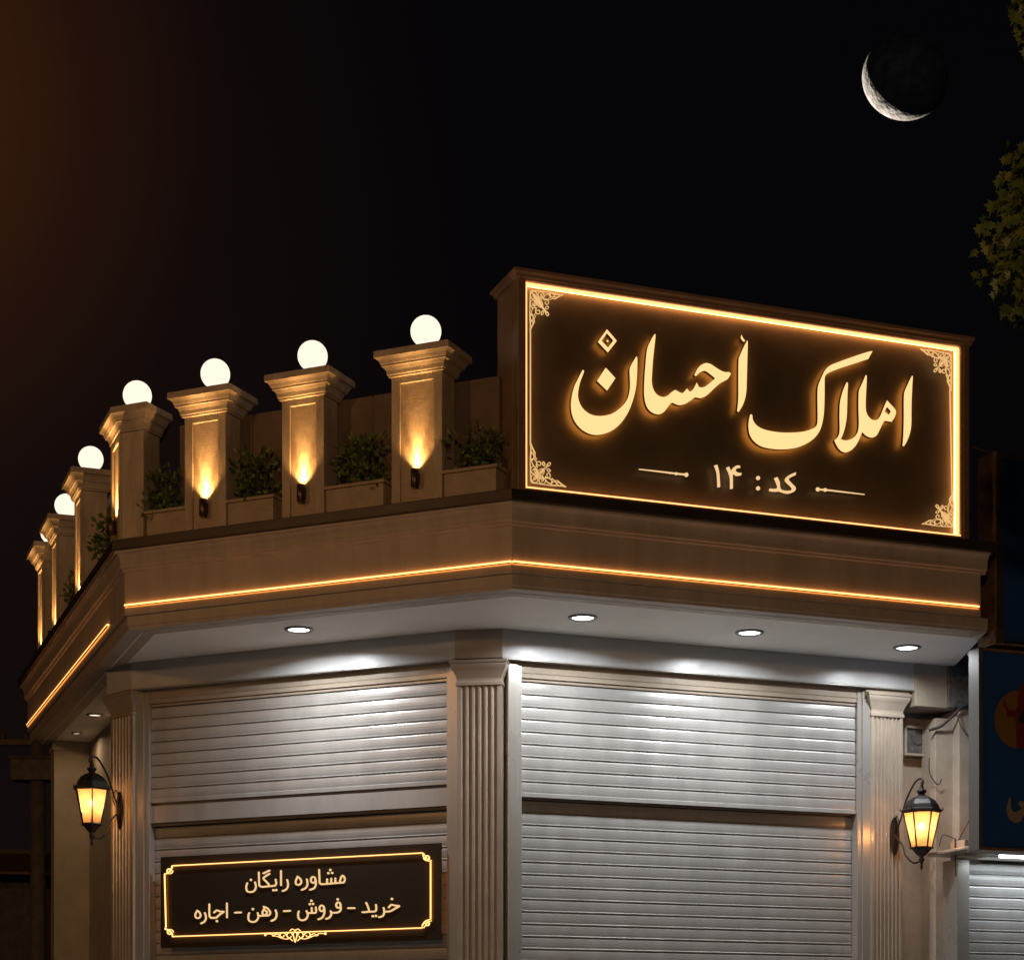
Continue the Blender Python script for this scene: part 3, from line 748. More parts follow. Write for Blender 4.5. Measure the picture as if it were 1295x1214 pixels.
lam = Zc(*z4_, [(275,228,c),(290,245),(285,350),(281,500),(275,640),(255,760),(228,850),(205,895,c),(240,912),(290,912),(345,890),(390,845),(412,790),(418,700),(414,550),(415,400),(420,330),(440,280),(470,215),(500,145,c),(512,160),(508,280),(500,450),(503,560),(525,620),(565,665),(610,678),(640,668),(670,630),(700,560),(725,500),(752,442,c),(790,485),(845,545),(858,590),(840,645),(805,697,c),(760,690),(728,686),(705,707),(680,760),(640,840),(610,870),(570,883),(525,872),(485,845),(460,815,c),(440,860),(410,930),(370,990),(320,1035),(260,1057),(210,1040),(165,990),(128,915,c),(165,880),(185,840),(192,780),(190,650),(193,500),(205,420),(230,330),(255,270)])
lamh = Zc(*z4_, [(752,520,c),(797,575,c),(772,615,c),(722,575,c)])
alef2 = Zc(*z4_, [(1048,153,c),(1056,170),(1050,280),(1042,450),(1040,600),(1038,740),(1020,840),(985,930),(950,988,c),(935,980,c),(945,850),(950,650),(950,450),(957,350),(990,270),(1020,205)])
side_m = mat('letter_return', (.10, .05, .025), .5)
LM = [letter_m, side_m, halo_m]
def letters(name, items, lab=None, y0=.035, y1=.070):
    mb = MB()
    for it in items:
        fill(mb, it[0], it[1:], y0, y1)
    o = mb.build(name, LM, big, fs); 
    if lab: o['label'] = lab
    return o
letters('letter', [(noon,), (dia2,), (dia1, dia1h), (glint_dot,)], 'sweeping bowl letter with two diamonds above it')
letters('letter', [(ihsa,)], 'joined letters rising to a tall stroke on the left')
letters('letter', [(alef1,), (glow_hook,)], 'upright stroke in the middle of the sign')
letters('letter', [(kaf,)], 'wide letter with a long slanting top arm')
letters('letter', [(lam, lamh)], 'joined letters with twin tall strokes')
letters('letter', [(alef2,)], 'rightmost upright stroke')
# the small line of writing and its two arrows
def Zs(pts, k=4): return Zc(*z5_, pts, True, k)
mb = MB()
fill(mb, Zs([(445,80,c),(460,76,c),(471,120),(476,197,c),(463,199,c),(459,125)]), [], .045, .058, 0, 0, 0)
fill(mb, Zs([(510,93,c),(524,86,c),(536,108),(548,93),(566,81),(584,82,c),(586,93,c),(568,96),(560,108),(571,119),(593,122,c),(590,134,c),(565,136),(546,127),(545,160),(545,206,c),(532,208,c),(531,150),(522,118)]), [], .045, .058, 0, 0, 0)
mb.build('digits', small_m, big, fs); mb = MB()
fill(mb, Zs([(890,119,c),(888,134,c),(862,146),(850,158),(868,180),(888,202),(882,222),(852,234),(825,231),(800,222,c),(770,223),(745,220,c),(747,207,c),(775,209),(790,200),(784,178),(772,150,c),(788,144,c),(800,170),(806,208),(830,219),(860,218),(869,208),(858,192),(835,170),(832,155),(845,140),(865,128)]), [], .045, .058, 0, 0, 0)
mb.build('lettering', small_m, big, fs)
for q in (149, 205):
    mb = MB(); p0 = HS(800+684/4.317, 570+q/4.317); disc(mb, p0, .018, .045, .058); mb.build('colon_dot', small_m, big, fs)
def arrow(pts, knobs):
    mb = MB(); q = [HS(800+x/4.317, 570+y/4.317) for x, y in pts]
    ribbon(mb, q, [.006, .010, .012, .014][:len(q)] if pts[0][0] < pts[-1][0] and pts[0][0] < 500 else [.014, .012, .010, .006][:len(q)], .045, .055)
    for x, y, r in knobs: disc(mb, HS(800+x/4.317, 570+y/4.317), r, .0445, .056, n=8)
    return mb.build('arrow_line', small_m, big, fs)
arrow([(33,99),(120,109),(200,119),(285,129)], [(237,124,.013),(292,130,.019),(205,120,.009)]); arrow([(1010,212),(1070,217),(1160,228),(1265,241)], [(1010,212,.019),(1050,215,.017)])
# corner filigree, drawn in a unit right triangle and mirrored into the four corners
def filigree():
    out = []
    def loop(cx, cy, a, b, rot, n=12, st=0, sw=2*pi): 
        return [(cx+a*cos(st+sw*i/n)*cos(rot)-b*sin(st+sw*i/n)*sin(rot), cy+a*cos(st+sw*i/n)*sin(rot)+b*sin(st+sw*i/n)*cos(rot)) for i in range(n+1)]
    def spiral(cx, cy, r, st, turns, dirn=1, n=14): return [(cx+r*(1-.75*i/n)*cos(st+dirn*turns*2*pi*i/n), cy+r*(1-.75*i/n)*sin(st+dirn*turns*2*pi*i/n)) for i in range(n+1)]
    half = [spiral(.15, .13, .12, 2.5, 1.2), spiral(.33, .12, .11, 0, 1.3, -1), loop(.30, .27, .13, .055, .8), loop(.52, .13, .11, .06, -.5), loop(.66, .07, .08, .045, .1),
            spiral(.50, .26, .09, 3.6, 1.1), loop(.80, .07, .07, .035, -.3), loop(.18, .32, .08, .04, 1.9), [(.05, .03), (.35, .02), (.65, .015), (.86, .03), (1.0, .02)],
            [(.60, .19), (.68, .14), (.76, .15), (.84, .10), (.93, .05), (1.0, .02)], loop(.38, .52, .05, .03, 1.9), [(.05, .05), (.20, .20), (.40, .38), (.52, .50)]]
    for h in half: out.append(h); out.append([(y, x) for x, y in h])
    out.append(loop(.52, .52, .06, .035, .785)); return out
FIL = filigree()
def corner(mb, cx, cz, sx_, sz_, wx, wz, y0, y1, w, amp=1.0):
    for i, p in enumerate(FIL):
        q = [(cx+sx_*x*wx, cz+sz_*z*wz) for x, z in p]; o_ = .0006*(i % 7)
        ribbon(mb, q, w, y0-o_, y1)
for (px, py, sx_, sz_, wpx, hpx) in ((669.5, 364.5, 1, -1, 43, 54), (670, 610.5, 1, 1, 46, 52), (1204, 447, -1, -1, 40, 48), (1207, 669, -1, 1, 41, 48)):
    h0 = HS(px, py); wx = abs(HS(px+sx_*wpx, py)[0]-h0[0]); wz = abs(HS(px, py-sz_*hpx)[1]-h0[1])
    mb = MB(); corner(mb, h0[0], h0[1], sx_, sz_, wx, wz, .050, .058, .0052); mb.build('corner_filigree', orn_m, big, fs)
mb = MB(); ribbon(mb, [HS(671, 418), HS(671, 562)], .009, .050, .058); mb.build('inner_line', orn_m, big, fs)
mb = MB(); ribbon(mb, [HS(1201.5, 492), HS(1204.5, 632)], .009, .050, .058); mb.build('inner_line', orn_m, big, fs)

# ---------------------------------------------------------------- the small board on the left shutter
BY = OM+ys-.04+.02
q0, q1 = M.X(206.3, BY), M.X(559.8, BY)
bt = (M.Z(q0, BY, 1083)+M.Z(q1, BY, 1067))/2; bb = (M.Z(q0, BY, 1197)+M.Z(q1, BY, 1190))/2
board = thing('lit_board', 'black board with glowing border and two lines of Persian writing on the left shutter', 'sign', M, q0, BY, bb)
fb = M.off(q0, BY); BW = q1-q0
mb = MB(); mb.box(0, BW, -.045, -.012, bb, bt); mb.build('board_panel', board_m, board, fb, bevel=.003)
mb = MB(); mb.box(.02, BW-.02, -.011, .025, bb+.03, bt-.03); mb.build('backing', dark_m, board, fb)
mb = MB(); mb.box(.006, .014, -.010, -.002, bb+.06, bt-.06); mb.build('edge_light', led_m, board, fb)
mb = MB(); mb.box(BW-.014, BW-.006, -.010, -.002, bb+.06, bt-.06); mb.build('edge_light', led_m, board, fb)
HB = homography([(206.6, 1083), (559.8, 1067), (559.8, 1190), (205.7, 1197.5)], [(0, bt), (BW, bt), (BW, bb), (0, bb)])
yb0, yb1 = -.056, -.046
g = lambda x, y: HB(190+x/3.3205, 1040+y/3.3205)
mb = MB()
def notch(cx, cy, a0, a1, r=33):                 # concave corner arc in board drawing units
    return [(cx+r*cos(a0+(a1-a0)*i/6), cy+r*sin(a0+(a1-a0)*i/6)) for i in range(7)]
fr_pts = [(108,180),(1157,133)] + notch(1190,136,pi,pi/2,32) + [(1190,170),(1190,412)] + notch(1188,448,-pi/2,-pi,34) + [(1153,450),(106,476)] + notch(76,476,0,-pi/2,32) + [(80,435),(76,215)] + notch(75,182,pi/2,0,32)
fr_pts = [p for i, p in enumerate(fr_pts) if i == 0 or hypot(p[0]-fr_pts[i-1][0], p[1]-fr_pts[i-1][1]) > 3]
ribbon(mb, [g(*p) for p in fr_pts], .0105, yb0-.014, yb0-.010, closed=True); mb.build('border_light', bled_m, board, fb)
mb = MB(); ribbon(mb, [g(*p) for p in fr_pts], .009, yb0-.0095, yb0-.006, closed=True, back=True); mb.build('border_halo_fill', emat('board_halo_fill', (1, .36, .06), 9), board, fb)  # hidden emitter added to throw a halo round the border
for (cx_, cy_, s1, s2) in ((93,200,1,1),(1172,152,-1,1),(1172,430,-1,-1),(93,458,1,-1)):
    mb = MB()
    for rr, st in ((15, 0), (9, 2.5)):
        ribbon(mb, [g(cx_+s1*(rr*(1-.5*i/9))*cos(st+i*.62), cy_+s2*(rr*(1-.5*i/9))*sin(st+i*.62)) for i in range(10)], .006, yb0-.001*(rr == 9), yb1)
    ribbon(mb, [g(cx_-s1*20, cy_+s2*12), g(cx_-s1*4, cy_+s2*8), g(cx_+s1*14, cy_-s2*18)], .005, yb0-.0005, yb1)
    mb.build('corner_scroll', bled_m, board, fb)
mb = MB(); ox, oy = 617, 470
for s1 in (1, -1):
    for pts in ([(0,-12),(8,-4),(6,12),(0,34)], [(6,10),(18,-8),(30,-6),(34,8),(24,16),(16,8)], [(30,12),(46,-6),(60,-4),(64,8),(52,12),(46,4)], [(60,8),(78,-2),(92,4),(100,-2),(128,-2)], [(10,28),(22,18),(38,20),(56,16),(76,8),(96,6)], [(0,-16),(12,-22),(22,-14)]):
        ribbon(mb, smooth_open([g(ox+s1*x, oy+y) for x, y in pts], 4), .0062, yb0-.0007-.0004*s1, yb1)
disc(mb, g(ox+127, oy-2), .012, yb0-.002, yb1); disc(mb, g(ox-125, oy+2), .010, yb0-.002, yb1)
mb.build('centre_scroll', bled_m, board, fb)
def word(name, ox, oy, strokes, dots=(), rings=(), wpx=20):
    mb = MB(); s = 9.25; G = lambda x, y: HB(ox+x/s, oy+y/s); w = wpx/s/135.0*1.0
    for i, st in enumerate(strokes):
        q = smooth_open([G(x, y) for x, y in st], 4); ribbon(mb, q, w, yb0-.0005*(i % 5), yb1)
        for e_ in (q[0], q[-1]): disc(mb, e_, w*.48, yb0-.0002-.0005*(i % 5), yb1, n=8)
    for i, (x, y, a, b) in enumerate(rings):
        q = [G(x+a*cos(2*pi*t/14), y+b*sin(2*pi*t/14)) for t in range(14)]; ribbon(mb, q, w*.95, yb0-.0027, yb1, closed=True)
    for x, y in dots: disc(mb, G(x, y), w*.72, yb0-.003, yb1, n=8)
    return mb.build(name, small_m, board, fb)
word('writing', 305, 1090, [[(1190,190),(1215,165),(1238,200),(1228,240),(1198,246),(1182,225),(1196,188)], [(1225,246),(1130,252),(1000,262),(955,262)], [(1128,195),(1128,250)], [(1080,198),(1080,255)], [(1032,205),(1030,258)], [(938,95),(942,200),(946,250),(975,264)],
    [(897,205),(900,262),(880,308),(830,328)], [(795,205),(802,260),(782,305),(735,328)], [(685,172),(718,200),(730,240),(705,268),(672,262),(665,228),(688,172)]], [(1070,98),(1047,135),(1092,133)], [(869,212,27,36)])
word('writing', 305, 1090, [[(565,210),(575,270),(555,320),(510,340)], [(493,105),(493,272)], [(430,205),(437,250),(420,276),(350,284),(270,290)], [(360,137),(315,165),(288,190),(320,228),(350,262),(352,282)], [(288,133),(360,100)], [(235,120),(238,255),(250,283),(280,290)],
    [(190,235),(200,290),(180,335),(135,350),(95,335),(88,285),(100,245)]], [(405,330),(437,328),(143,208)])
word('writing', 240, 1125, [[(115,237),(143,260),(155,298),(132,325),(98,315),(95,278),(118,237)], [(205,265),(218,320),(200,365),(160,388)], [(258,165),(258,290),(275,320),(330,322)], [(312,262),(345,237),(385,250),(425,252)], [(425,254),(372,290),(335,322),(275,325)], [(462,155),(462,320)]], [(345,362)])
word('dash', 240, 1125, [[(555,265),(628,262)]])
word('writing', 240, 1125, [[(820,270),(828,320),(800,365),(750,375),(715,350),(712,300),(722,270)], [(890,197),(938,220),(968,268),(945,300),(900,298),(875,268),(900,215)], [(905,240),(930,262),(915,292)], [(826,305),(945,300)], [(1030,240),(1042,290),(1025,340),(980,365)]], [(765,225)])
word('dash', 240, 1125, [[(1125,252),(1200,248)]])
word('writing', 375, 1125, [[(250,208),(252,268),(205,275),(155,275)], [(202,215),(205,272)], [(142,250),(157,300),(135,345),(90,360),(52,340),(43,290),(52,255)], [(350,220),(350,280),(325,330),(280,350)], [(425,255),(432,290),(410,330),(370,345)], [(541,188),(541,240),(510,270),(435,275)]], [(200,133),(182,172),(219,170),(508,118)], [(321,222,27,34), (515,186,26,33)])
word('dash', 375, 1125, [[(628,222),(705,222)]])
word('writing', 375, 1125, [[(840,160),(862,210),(872,252),(850,268),(795,270)], [(955,185),(958,240),(940,262),(870,266)], [(1045,222),(1052,270),(1035,315),(990,330)], [(1105,218),(1135,187),(1175,195),(1225,200)], [(1228,204),(1172,235),(1120,262),(1055,267)]], [(918,318),(955,315),(1143,118)])

# ---------------------------------------------------------------- downlights
dproto = {}
def downlight(px, py, label, warm=False, energy=46):
    Y = FPX*(SZ-EYE)/(HY-py); X = (px-CX)/FPX*Y
    key = warm
    if key not in dproto:
        t = thing('downlight', label, 'ceiling light', Frame(0, 0, 0), X, Y, SZ-.002, 'round downlights recessed in the soffit'); dproto[key] = t
        mb = MB(); mb.lathe([(.134, 0), (.136, -.006), (.130, -.014), (.110, -.018), (.100, -.012), (.098, -.003)], n=36, caps=False); mb.build('rim', rim_m, t)
        mb = MB(); mb.lathe([(.0005, -.006), (.097, -.006)], n=36, caps=False); mb.build('lens', warm_down_m if warm else down_m, t)
        a = light('ceiling_lamp', 'AREA', t, (0, 0, -.02), energy, (1, .72, .45) if warm else (.90, .95, 1), .17); a.data.spread = radians(163)
        if warm: t.scale = (.72, .72, 1)
        return t
    t = copy_tree(dproto[key]); t.location = (X, Y, SZ-.002); t['label'] = label; return t
downlight(378, 795, 'bright white downlight in the soffit above the shutter with the small board')
downlight(737, 780, 'bright white downlight in the right soffit nearest the central corner')
downlight(948, 799, 'bright white downlight in the middle of the right soffit')
downlight(1147, 818, 'bright white downlight at the far right end of the soffit')
for o_ in list(SC.objects):
    if o_.get('label', '').endswith('far right end of the soffit'):
        for ch in o_.children:
            if ch.type == 'LIGHT': ch.data = ch.data.copy(); ch.data.energy *= .6
downlight(120, 903, 'dim warm downlight under the left side soffit, nearer of the two', True, 2.6)
downlight(97, 926, 'dim warm downlight under the left side soffit, farther of the two', True, 5)
for o_ in list(SC.objects):
    if o_.get('label', '').endswith('farther of the two'): o_.scale = (.5, .5, 1)

# ---------------------------------------------------------------- wall lanterns
def lantern(fr, x, y, z, reach, label, energy, s=1.0, plate_z=0.0):
    """x,y: wall point of the back plate; lamp axis sits at local (0,-reach)"""
    t = thing('wall_lantern', label, 'wall lantern', fr, x, y, z, 'iron wall lanterns beside the shutters')
    ax = (0, -reach)
    H = lambda r, zz, ph=pi/6: [(ax[0]+r*cos(ph+k*pi/3), ax[1]+r*sin(ph+k*pi/3), zz) for k in range(6)]
    zt, zb, rt, rb = .175, -.165, .175, .10
    # glass
    g_ = MB(); T, B = H(rt*.97, zt), H(rb*.97, zb)
    for k in range(6): j = (k+1) % 6; g_.add([B[k], B[j], T[j], T[k]], [(0, 1, 2, 3)])
    g_.build('glass', glass_m, t)
    mb = MB()
    T, B = H(rt, zt), H(rb, zb)
    for k in range(6): mb.tube([B[k], T[k]], .0075, 6)
    for ring in (T, B):
        for k in range(6): mb.tube([ring[k], ring[(k+1) % 6]], .008, 6)
    mb.build('cage', iron_m, t)
    mb = MB(); mb.loft([H(rt+.012, zt+.0), H(rt+.026, zt+.012), H(rt+.026, zt+.026), H(rt+.004, zt+.034), H(rt-.012, zt+.075), H(rt-.045, zt+.12), H(rt-.10, zt+.155), H(.035, zt+.17), H(.03, zt+.185)], smooth=False)
    for k in range(6):
        p = H(rt+.03, zt+.02)[k]; mb.tube([p, (p[0], p[1], p[2]+.03)], [.008, .003], 6)
    mb.build('roof', iron_m, t, bevel=.002)
    mb = MB(); mb.lathe([(.03, zt+.18), (.045, zt+.20), (.05, zt+.215), (.02, zt+.23), (.022, zt+.25), (.008, zt+.275), (.012, zt+.29), (.002, zt+.31)], (ax[0], ax[1], 0), 14)
    mb.build('finial', iron_m, t)
    mb = MB(); mb.loft([H(rb+.015, zb+.004), H(rb+.018, zb-.008), H(rb-.01, zb-.02), H(rb-.04, zb-.055), H(.03, zb-.085)], smooth=False)
    mb.lathe([(.028, zb-.08), (.016, zb-.10), (.030, zb-.12), (.016, zb-.14), (.010, zb-.17), (.016, zb-.185), (.002, zb-.225)], (ax[0], ax[1], 0), 12)
    mb.build('drip_finial', iron_m, t)
    mb = MB(); n = 12                                       # back plate: pointed oval
    out = [(.052*sin(a)*abs(sin(a))**.15*(1 if True else 0), .19*-cos(a)) for a in [pi*2*i/24 for i in range(24)]]
    fill(mb, [(px_, pz_+plate_z) for px_, pz_ in out], [], -.016, 0, 0, 0, 0); fill(mb, [(px_*.6, pz_*.6+plate_z) for px_, pz_ in out], [], -.026, -.0165, 0, 0, 0)
    mb.build('back_plate', iron_m, t, bevel=.003)
    mb = MB()
    up = [(0, -.02, plate_z+.02), (0, -.10*reach/.4, .16), (0, -.18*reach/.4, zt+.16), (0, -.30*reach/.4, zt+.305), (0, -reach+.02, zt+.335), (0, -reach-.03, zt+.30), (0, -reach-.005, zt+.255)]
    def sm3(p, k=6):
        o_ = []
        for i in range(len(p)-1):
            p0, p1, p2, p3 = [Vector(q) for q in (p[max(i-1, 0)], p[i], p[i+1], p[min(i+2, len(p)-1)])]
            for j in range(k): tt = j/k; o_.append(.5*((2*p1)+(p2-p0)*tt+(2*p0-5*p1+4*p2-p3)*tt*tt+(3*p1-p0-3*p2+p3)*tt**3))
        o_.append(Vector(p[-1])); return o_
    mb.tube(sm3(up), .0095, 7)
    mb.tube(sm3([(0, -.02, plate_z-.02), (0, -.12*reach/.4, -.10), (0, -.17*reach/.4, -.21), (0, -.28*reach/.4, zb-.135), (0, -reach, zb-.13)]), .0095, 7)
    mb.tube(sm3([(0, -.06, .04), (0, -.09, .12), (0, -.05, .20), (0, -.03, .16)]), .006, 6)
    mb.build('bracket_arm', iron_m, t)
    mb = MB(); mb.sphere((ax[0], ax[1], .045), .030, 16, 10); mb.build('bulb', bulb_m, t)
    mb = MB(); mb.lathe([(.014, -.17), (.014, .012)], (ax[0], ax[1], 0), 10); mb.build('bulb_holder', brass_m, t)
    l = light('lantern_lamp', 'POINT', t, (ax[0], ax[1], .045), energy, (1, .50, .19), .035)
    return t
# right lantern on the right end pilaster, left lantern on the left corner pilaster
rx = R.X(1131, OR+.045); 
yr = OR+.048; rr_ = .50
zr_l = R.Z(R.X(1164, yr-rr_), yr-rr_, 1050)
lantern(R, rx, yr, zr_l, rr_, 'black iron lantern glowing on the right end pilaster near the blue signboard', 50)
zl_l = FL.Z(.2, -.3, 1021)
lantern(FL, .215, .028, zl_l, .33, 'black iron lantern glowing on the left corner pilaster beside the small lit board', 40)

# ---------------------------------------------------------------- neighbour on the right
nb = thing('neighbour_shop', 'dim plastered shop next door with blue signboards and a cold lit shutter', 'shop', R, RE+.2, 1.2, 0)
def rb_(name, m, x0, x1, y0, y1, z0, z1, parent=nb, bevel=.006):
    mb = MB(); mb.box(x0, x1, y0, y1, z0, z1); return mb.build(name, m, parent, R, bevel=bevel)
nx0 = R.X(1187, 1.75)
rb_('wall', nwall_m, RE+.12, 14, 1.95, 2.4, .14, 6.6)
rb_('pier', nwall_m, R.X(1183, 1.62), R.X(1212, 1.62), 1.62, 1.88, .14, R.Z(R.X(1190, 1.62), 1.62, 908))
rb_('pier', nwall_m, R.X(1212, 1.50)+.01, R.X(1240, 1.50), 1.50, 1.94, .14, R.Z(R.X(1212, 1.5), 1.5, 895))
# rough dark opening under the soffit
rb_('dark_opening', junk_m, R.X(1200, 1.46), R.X(1232, 1.46), 1.46, 1.499, R.Z(R.X(1215, 1.46), 1.46, 895), SZ-.01)
# shutter of the neighbour
hx0 = R.X(1222, 1.0); hz = R.Z(hx0, 1.0, 1090)
mb = MB(); pr = slat_profile(1.0, .16, hz, .110); n = len(pr)
mb.add([(hx0, q, z) for q, z in pr]+[(hx0+3.2, q, z) for q, z in pr], [(i, n+i, n+i+1, i+1) for i in range(n-1)], 0, False); mb.box(hx0, hx0+3.2, 1.02, 1.05, .14, hz, 1)
mb.build('roller_shutter', [slat_m, slot_m], nb, R)
rb_('shutter_jamb', frame_m, R.X(1209, .96), hx0-.001, .94, 1.2, .14, hz+.02)
rb_('shutter_canopy', frame_m, R.X(1236, .3), 14, .30, 1.2, hz+.06, hz+.09)
rb_('canopy_face', frame_m, hx0-.05, 14, .93, 1.2, hz+.022, hz+.059)
rb_('bracket', wall_m, R.X(1209, .9), R.X(1238, .9), .75, 1.0, hz+.03, hz+.19)
def signboard(label, pxl_, yL, y_top, y_bot, x1, name='signboard', fw=.07):
    x0 = R.X(pxl_, yL); zt_ = R.Z(x0, yL, y_top); zb_ = R.Z(x0, yL, y_bot)
    t = thing('signboard', label, 'signboard', R, x0, yL, zb_)
    return t, x0, zt_, zb_
t, x0, zt_, zb_ = signboard('lower navy signboard in an aluminium frame with a yellow and red round logo', 1238, .10, 818, 1074, 12)
mb = MB(); mb.box(x0+.05, 12, .115, .30, zb_+.03, zt_-.03); mb.build('board_face', navy_m, t, R)
mb = MB(); mb.box(x0, x0+.045, .10, .27, zb_, zt_); mb.build('frame_post', alu_m, t, R, bevel=.004)
mb = MB(); mb.box(x0+.046, 12, .10, .36, zt_-.028, zt_); mb.box(x0+.046, 12, .10, .36, zb_, zb_+.028); mb.build('frame_rail', rust_m, t, R, bevel=.004)
def RL(px, py, y): x = R.X(px, y); return (x, R.Z(x, y, py))
ly = .112; q = lambda x, y: RL(1225+x/4.857, 810+y/4.857, ly)
mb = MB(); ccx, ccy = 303, 483
fill(mb, [q(ccx+143*cos(2*pi*i/40), ccy+178*sin(2*pi*i/40)) for i in range(40)], [], ly-.0, ly+.002, 0, 0, 0); mb.build('logo_disc', yellow_m, t, R)
mb = MB()
fill(mb, [q(*p) for p in [(325,262),(430,262),(430,670),(295,658),(290,520),(285,470),(240,465),(228,440),(240,425),(285,432),(305,400),(300,340)]], [], ly-.003, ly-.0005, 0, 0, 0)
fill(mb, [q(*p) for p in [(205,355),(222,372),(240,415),(248,432),(236,438),(215,400)]], [], ly-.003, ly-.0005, 0, 0, 0); mb.build('logo_figure', red_m, t, R)
mb = MB(); fill(mb, [q(*p) for p in [(312,455),(345,430),(400,440),(400,520),(340,512),(305,490)]], [], ly-.006, ly-.0035, 0, 0, 0); mb.build('logo_centre', black_m, t, R)
mb = MB(); fill(mb, smooth_closed([q(*p) + ((1,) if i in (0, 1) else ()) for i, p in enumerate([(250,962),(258,970),(258,1020),(275,1050),(305,1045),(325,1025),(305,1005),(320,985),(350,992),(390,990),(390,1080),(335,1075),(320,1105),(285,1118),(250,1095),(235,1060),(233,1020)])], 4), [], ly-.004, ly-.001, 0, 0, 0); mb.build('lettering', tan_m, t, R)
t, x0, zt_, zb_ = signboard('upper unlit dark blue signboard beyond the right end of the cornice', 1257, .10, 571, 812, 12)
mb = MB(); mb.box(x0+.115, 12, .13, .30, zb_+.03, zt_-.06); mb.build('board_face', navy_m, t, R)
mb = MB(); mb.box(x0, x0+.018, .08, .36, zb_, zt_); mb.box(x0, 12, .08, .36, zb_-.02, zb_-.001); mb.build('frame_edge', rust_m, t, R, bevel=.003)
mb = MB(); mb.box(x0+.019, x0+.112, .10, .36, zb_, zt_); mb.box(x0+.113, 12, .10, .36, zt_-.055, zt_); mb.build('frame', dark_m, t, R, bevel=.003)
# tube light
tx0 = R.X(1264, .62)
tt = thing('tube_light', 'cold white tube light under the canopy of the shop next door', 'tube light', R, tx0, .62, hz+.03)
ft = R.off(tx0, .62)
mb = MB(); mb.tube([(0, 0, hz+.026), (1.2, 0, hz+.026)], .014, 10); mb.build('tube', tube_m, tt, ft)
mb = MB(); mb.box(-.03, 1.23, -.02, .02, hz+.042, hz+.059); mb.build('fitting', alu_m, tt, ft)
l = light('tube_lamp', 'AREA', tt, (.6, 0, -.03), 11, (.78, .90, 1), 1.0); l.data.shape = 'RECTANGLE'; l.data.size = 1.2; l.data.size_y = .04

# cables and struts by the right end
def cable(label, pts, r=.008, m=cable_m, name='cable', grp='loose cables at the right end of the building'):
    pts = [Vector(p) for p in pts]; o_ = []
    for i in range(len(pts)-1):
        p0, p1, p2, p3 = pts[max(i-1, 0)], pts[i], pts[i+1], pts[min(i+2, len(pts)-1)]
        for j in range(6): tt_ = j/6; o_.append(.5*((2*p1)+(p2-p0)*tt_+(2*p0-5*p1+4*p2-p3)*tt_*tt_+(3*p1-p0-3*p2+p3)*tt_**3))
    o_.append(pts[-1]); mb = MB(); mb.tube(o_, r, 7); return tag(mb.build(name, m), label, 'cable', grp)
def RP(px, py, y): x = R.X(px, y); return R.w(x, y, R.Z(x, y, py))
cable('thick black cable sagging from the vent up to the dark opening', [RP(1175, 923, 1.60), RP(1190, 918, 1.56), RP(1205, 905, 1.48), RP(1216, 894, 1.44), RP(1232, 888, 1.40)], .014)
cable('thin wire drooping below the dark opening beside the signboard', [RP(1210, 900, 1.44), RP(1214, 915, 1.44), RP(1222, 928, 1.45), RP(1234, 934, 1.46)], .005)
cable('thin wire zigzagging down the corner under the vent', [RP(1175, 958, 1.58), RP(1176, 978, 1.6), RP(1186, 992, 1.58), RP(1191, 985, 1.56)], .005)
cable('curled wire beside the glowing right lantern', [RP(1188, 1070, 1.48), RP(1192, 1056, 1.46), RP(1202, 1058, 1.46), RP(1210, 1062, 1.4)], .005)
cable('thin wire rising from the bracket to the signboard edge', [RP(1212, 1062, 1.2), RP(1224, 1040, .9), RP(1236, 1015, .5)], .006, rust_m)
cable('long thin wire hanging down beside the shutter next door', [RP(1208, 1060, .9), RP(1208, 1085, .9), RP(1209, 1108, .9)], .007)
cable('pale wire stretched from the big sign to the upper blue signboard', [RP(1230, 565, .4), RP(1243, 570, .3), RP(1257, 573, .12)], .006, rust_m)
cable('upright conduit between the cornice end and the upper blue signboard', [RP(1246, 680, .5), RP(1246, 660, .5), RP(1245, 648, .5)], .012, rust_m)
cable('slanting wire between the cornice end and the upper blue signboard', [RP(1250, 682, .45), RP(1252, 655, .4), RP(1258, 615, .2)], .006, rust_m)

# ---------------------------------------------------------------- left background
P = Frame(0, 34, 0)
def LP(px, py): return (P.X(px), P.Z(P.X(px), 0, py))
pole = thing('utility_pole', 'dark utility pole with a transformer box in the gloom at the far left', 'pole', P, P.X(48), 0, 0)
fp = P.off(P.X(48), 0)
ph = P.Z(P.X(48), 0, 935)
mb = MB(); mb.lathe([(.16, 0), (.12, ph)], n=14); mb.build('shaft', concrete_m, pole, fp)
mb = MB(); bz = P.Z(0, 0, 988); mb.box(-.42, .30, -.22, .22, bz, bz+.36); mb.box(-.46, .34, -.24, .24, bz+.361, bz+.40); mb.build('transformer_box', concrete_m, pole, fp, bevel=.03)
mb = MB(); mb.box(-.7, .7, -.05, .05, ph-.1, ph); mb.build('crossarm', rust_m, pole, fp)
mb = MB()
for u in (-.6, -.2, .25, .6): mb.lathe([(.02, 0), (.045, .03), (.03, .06), (.045, .09), (.01, .12)], (u, 0, ph), 10)
mb.build('insulator', rust_m, pole, fp)
P2 = Frame(P.X(30), 38, 8)
far = thing('far_building', 'barely visible dark building with an awning beyond the left end', 'building', P2, 0, 0, 0)
mb = MB(); mb.box(-9, .9, 0, 6, 0, P2.Z(0, 0, 1075)); mb.build('wall', concrete_m, far, P2)
mb = MB(); za = P2.Z(0, 0, 1080); mb.add([(-9, 0, za), (.95, 0, za), (.95, -1.1, za-.45), (-9, -1.1, za-.45), (-9, 0, za-.05), (.95, 0, za-.05), (.95, -1.1, za-.5), (-9, -1.1, za-.5)], [(3, 2, 1, 0), (4, 5, 6, 7), (0, 1, 5, 4), (1, 2, 6, 5), (2, 3, 7, 6), (3, 0, 4, 7)]); mb.build('awning', rust_m, far, P2)
mb = MB()
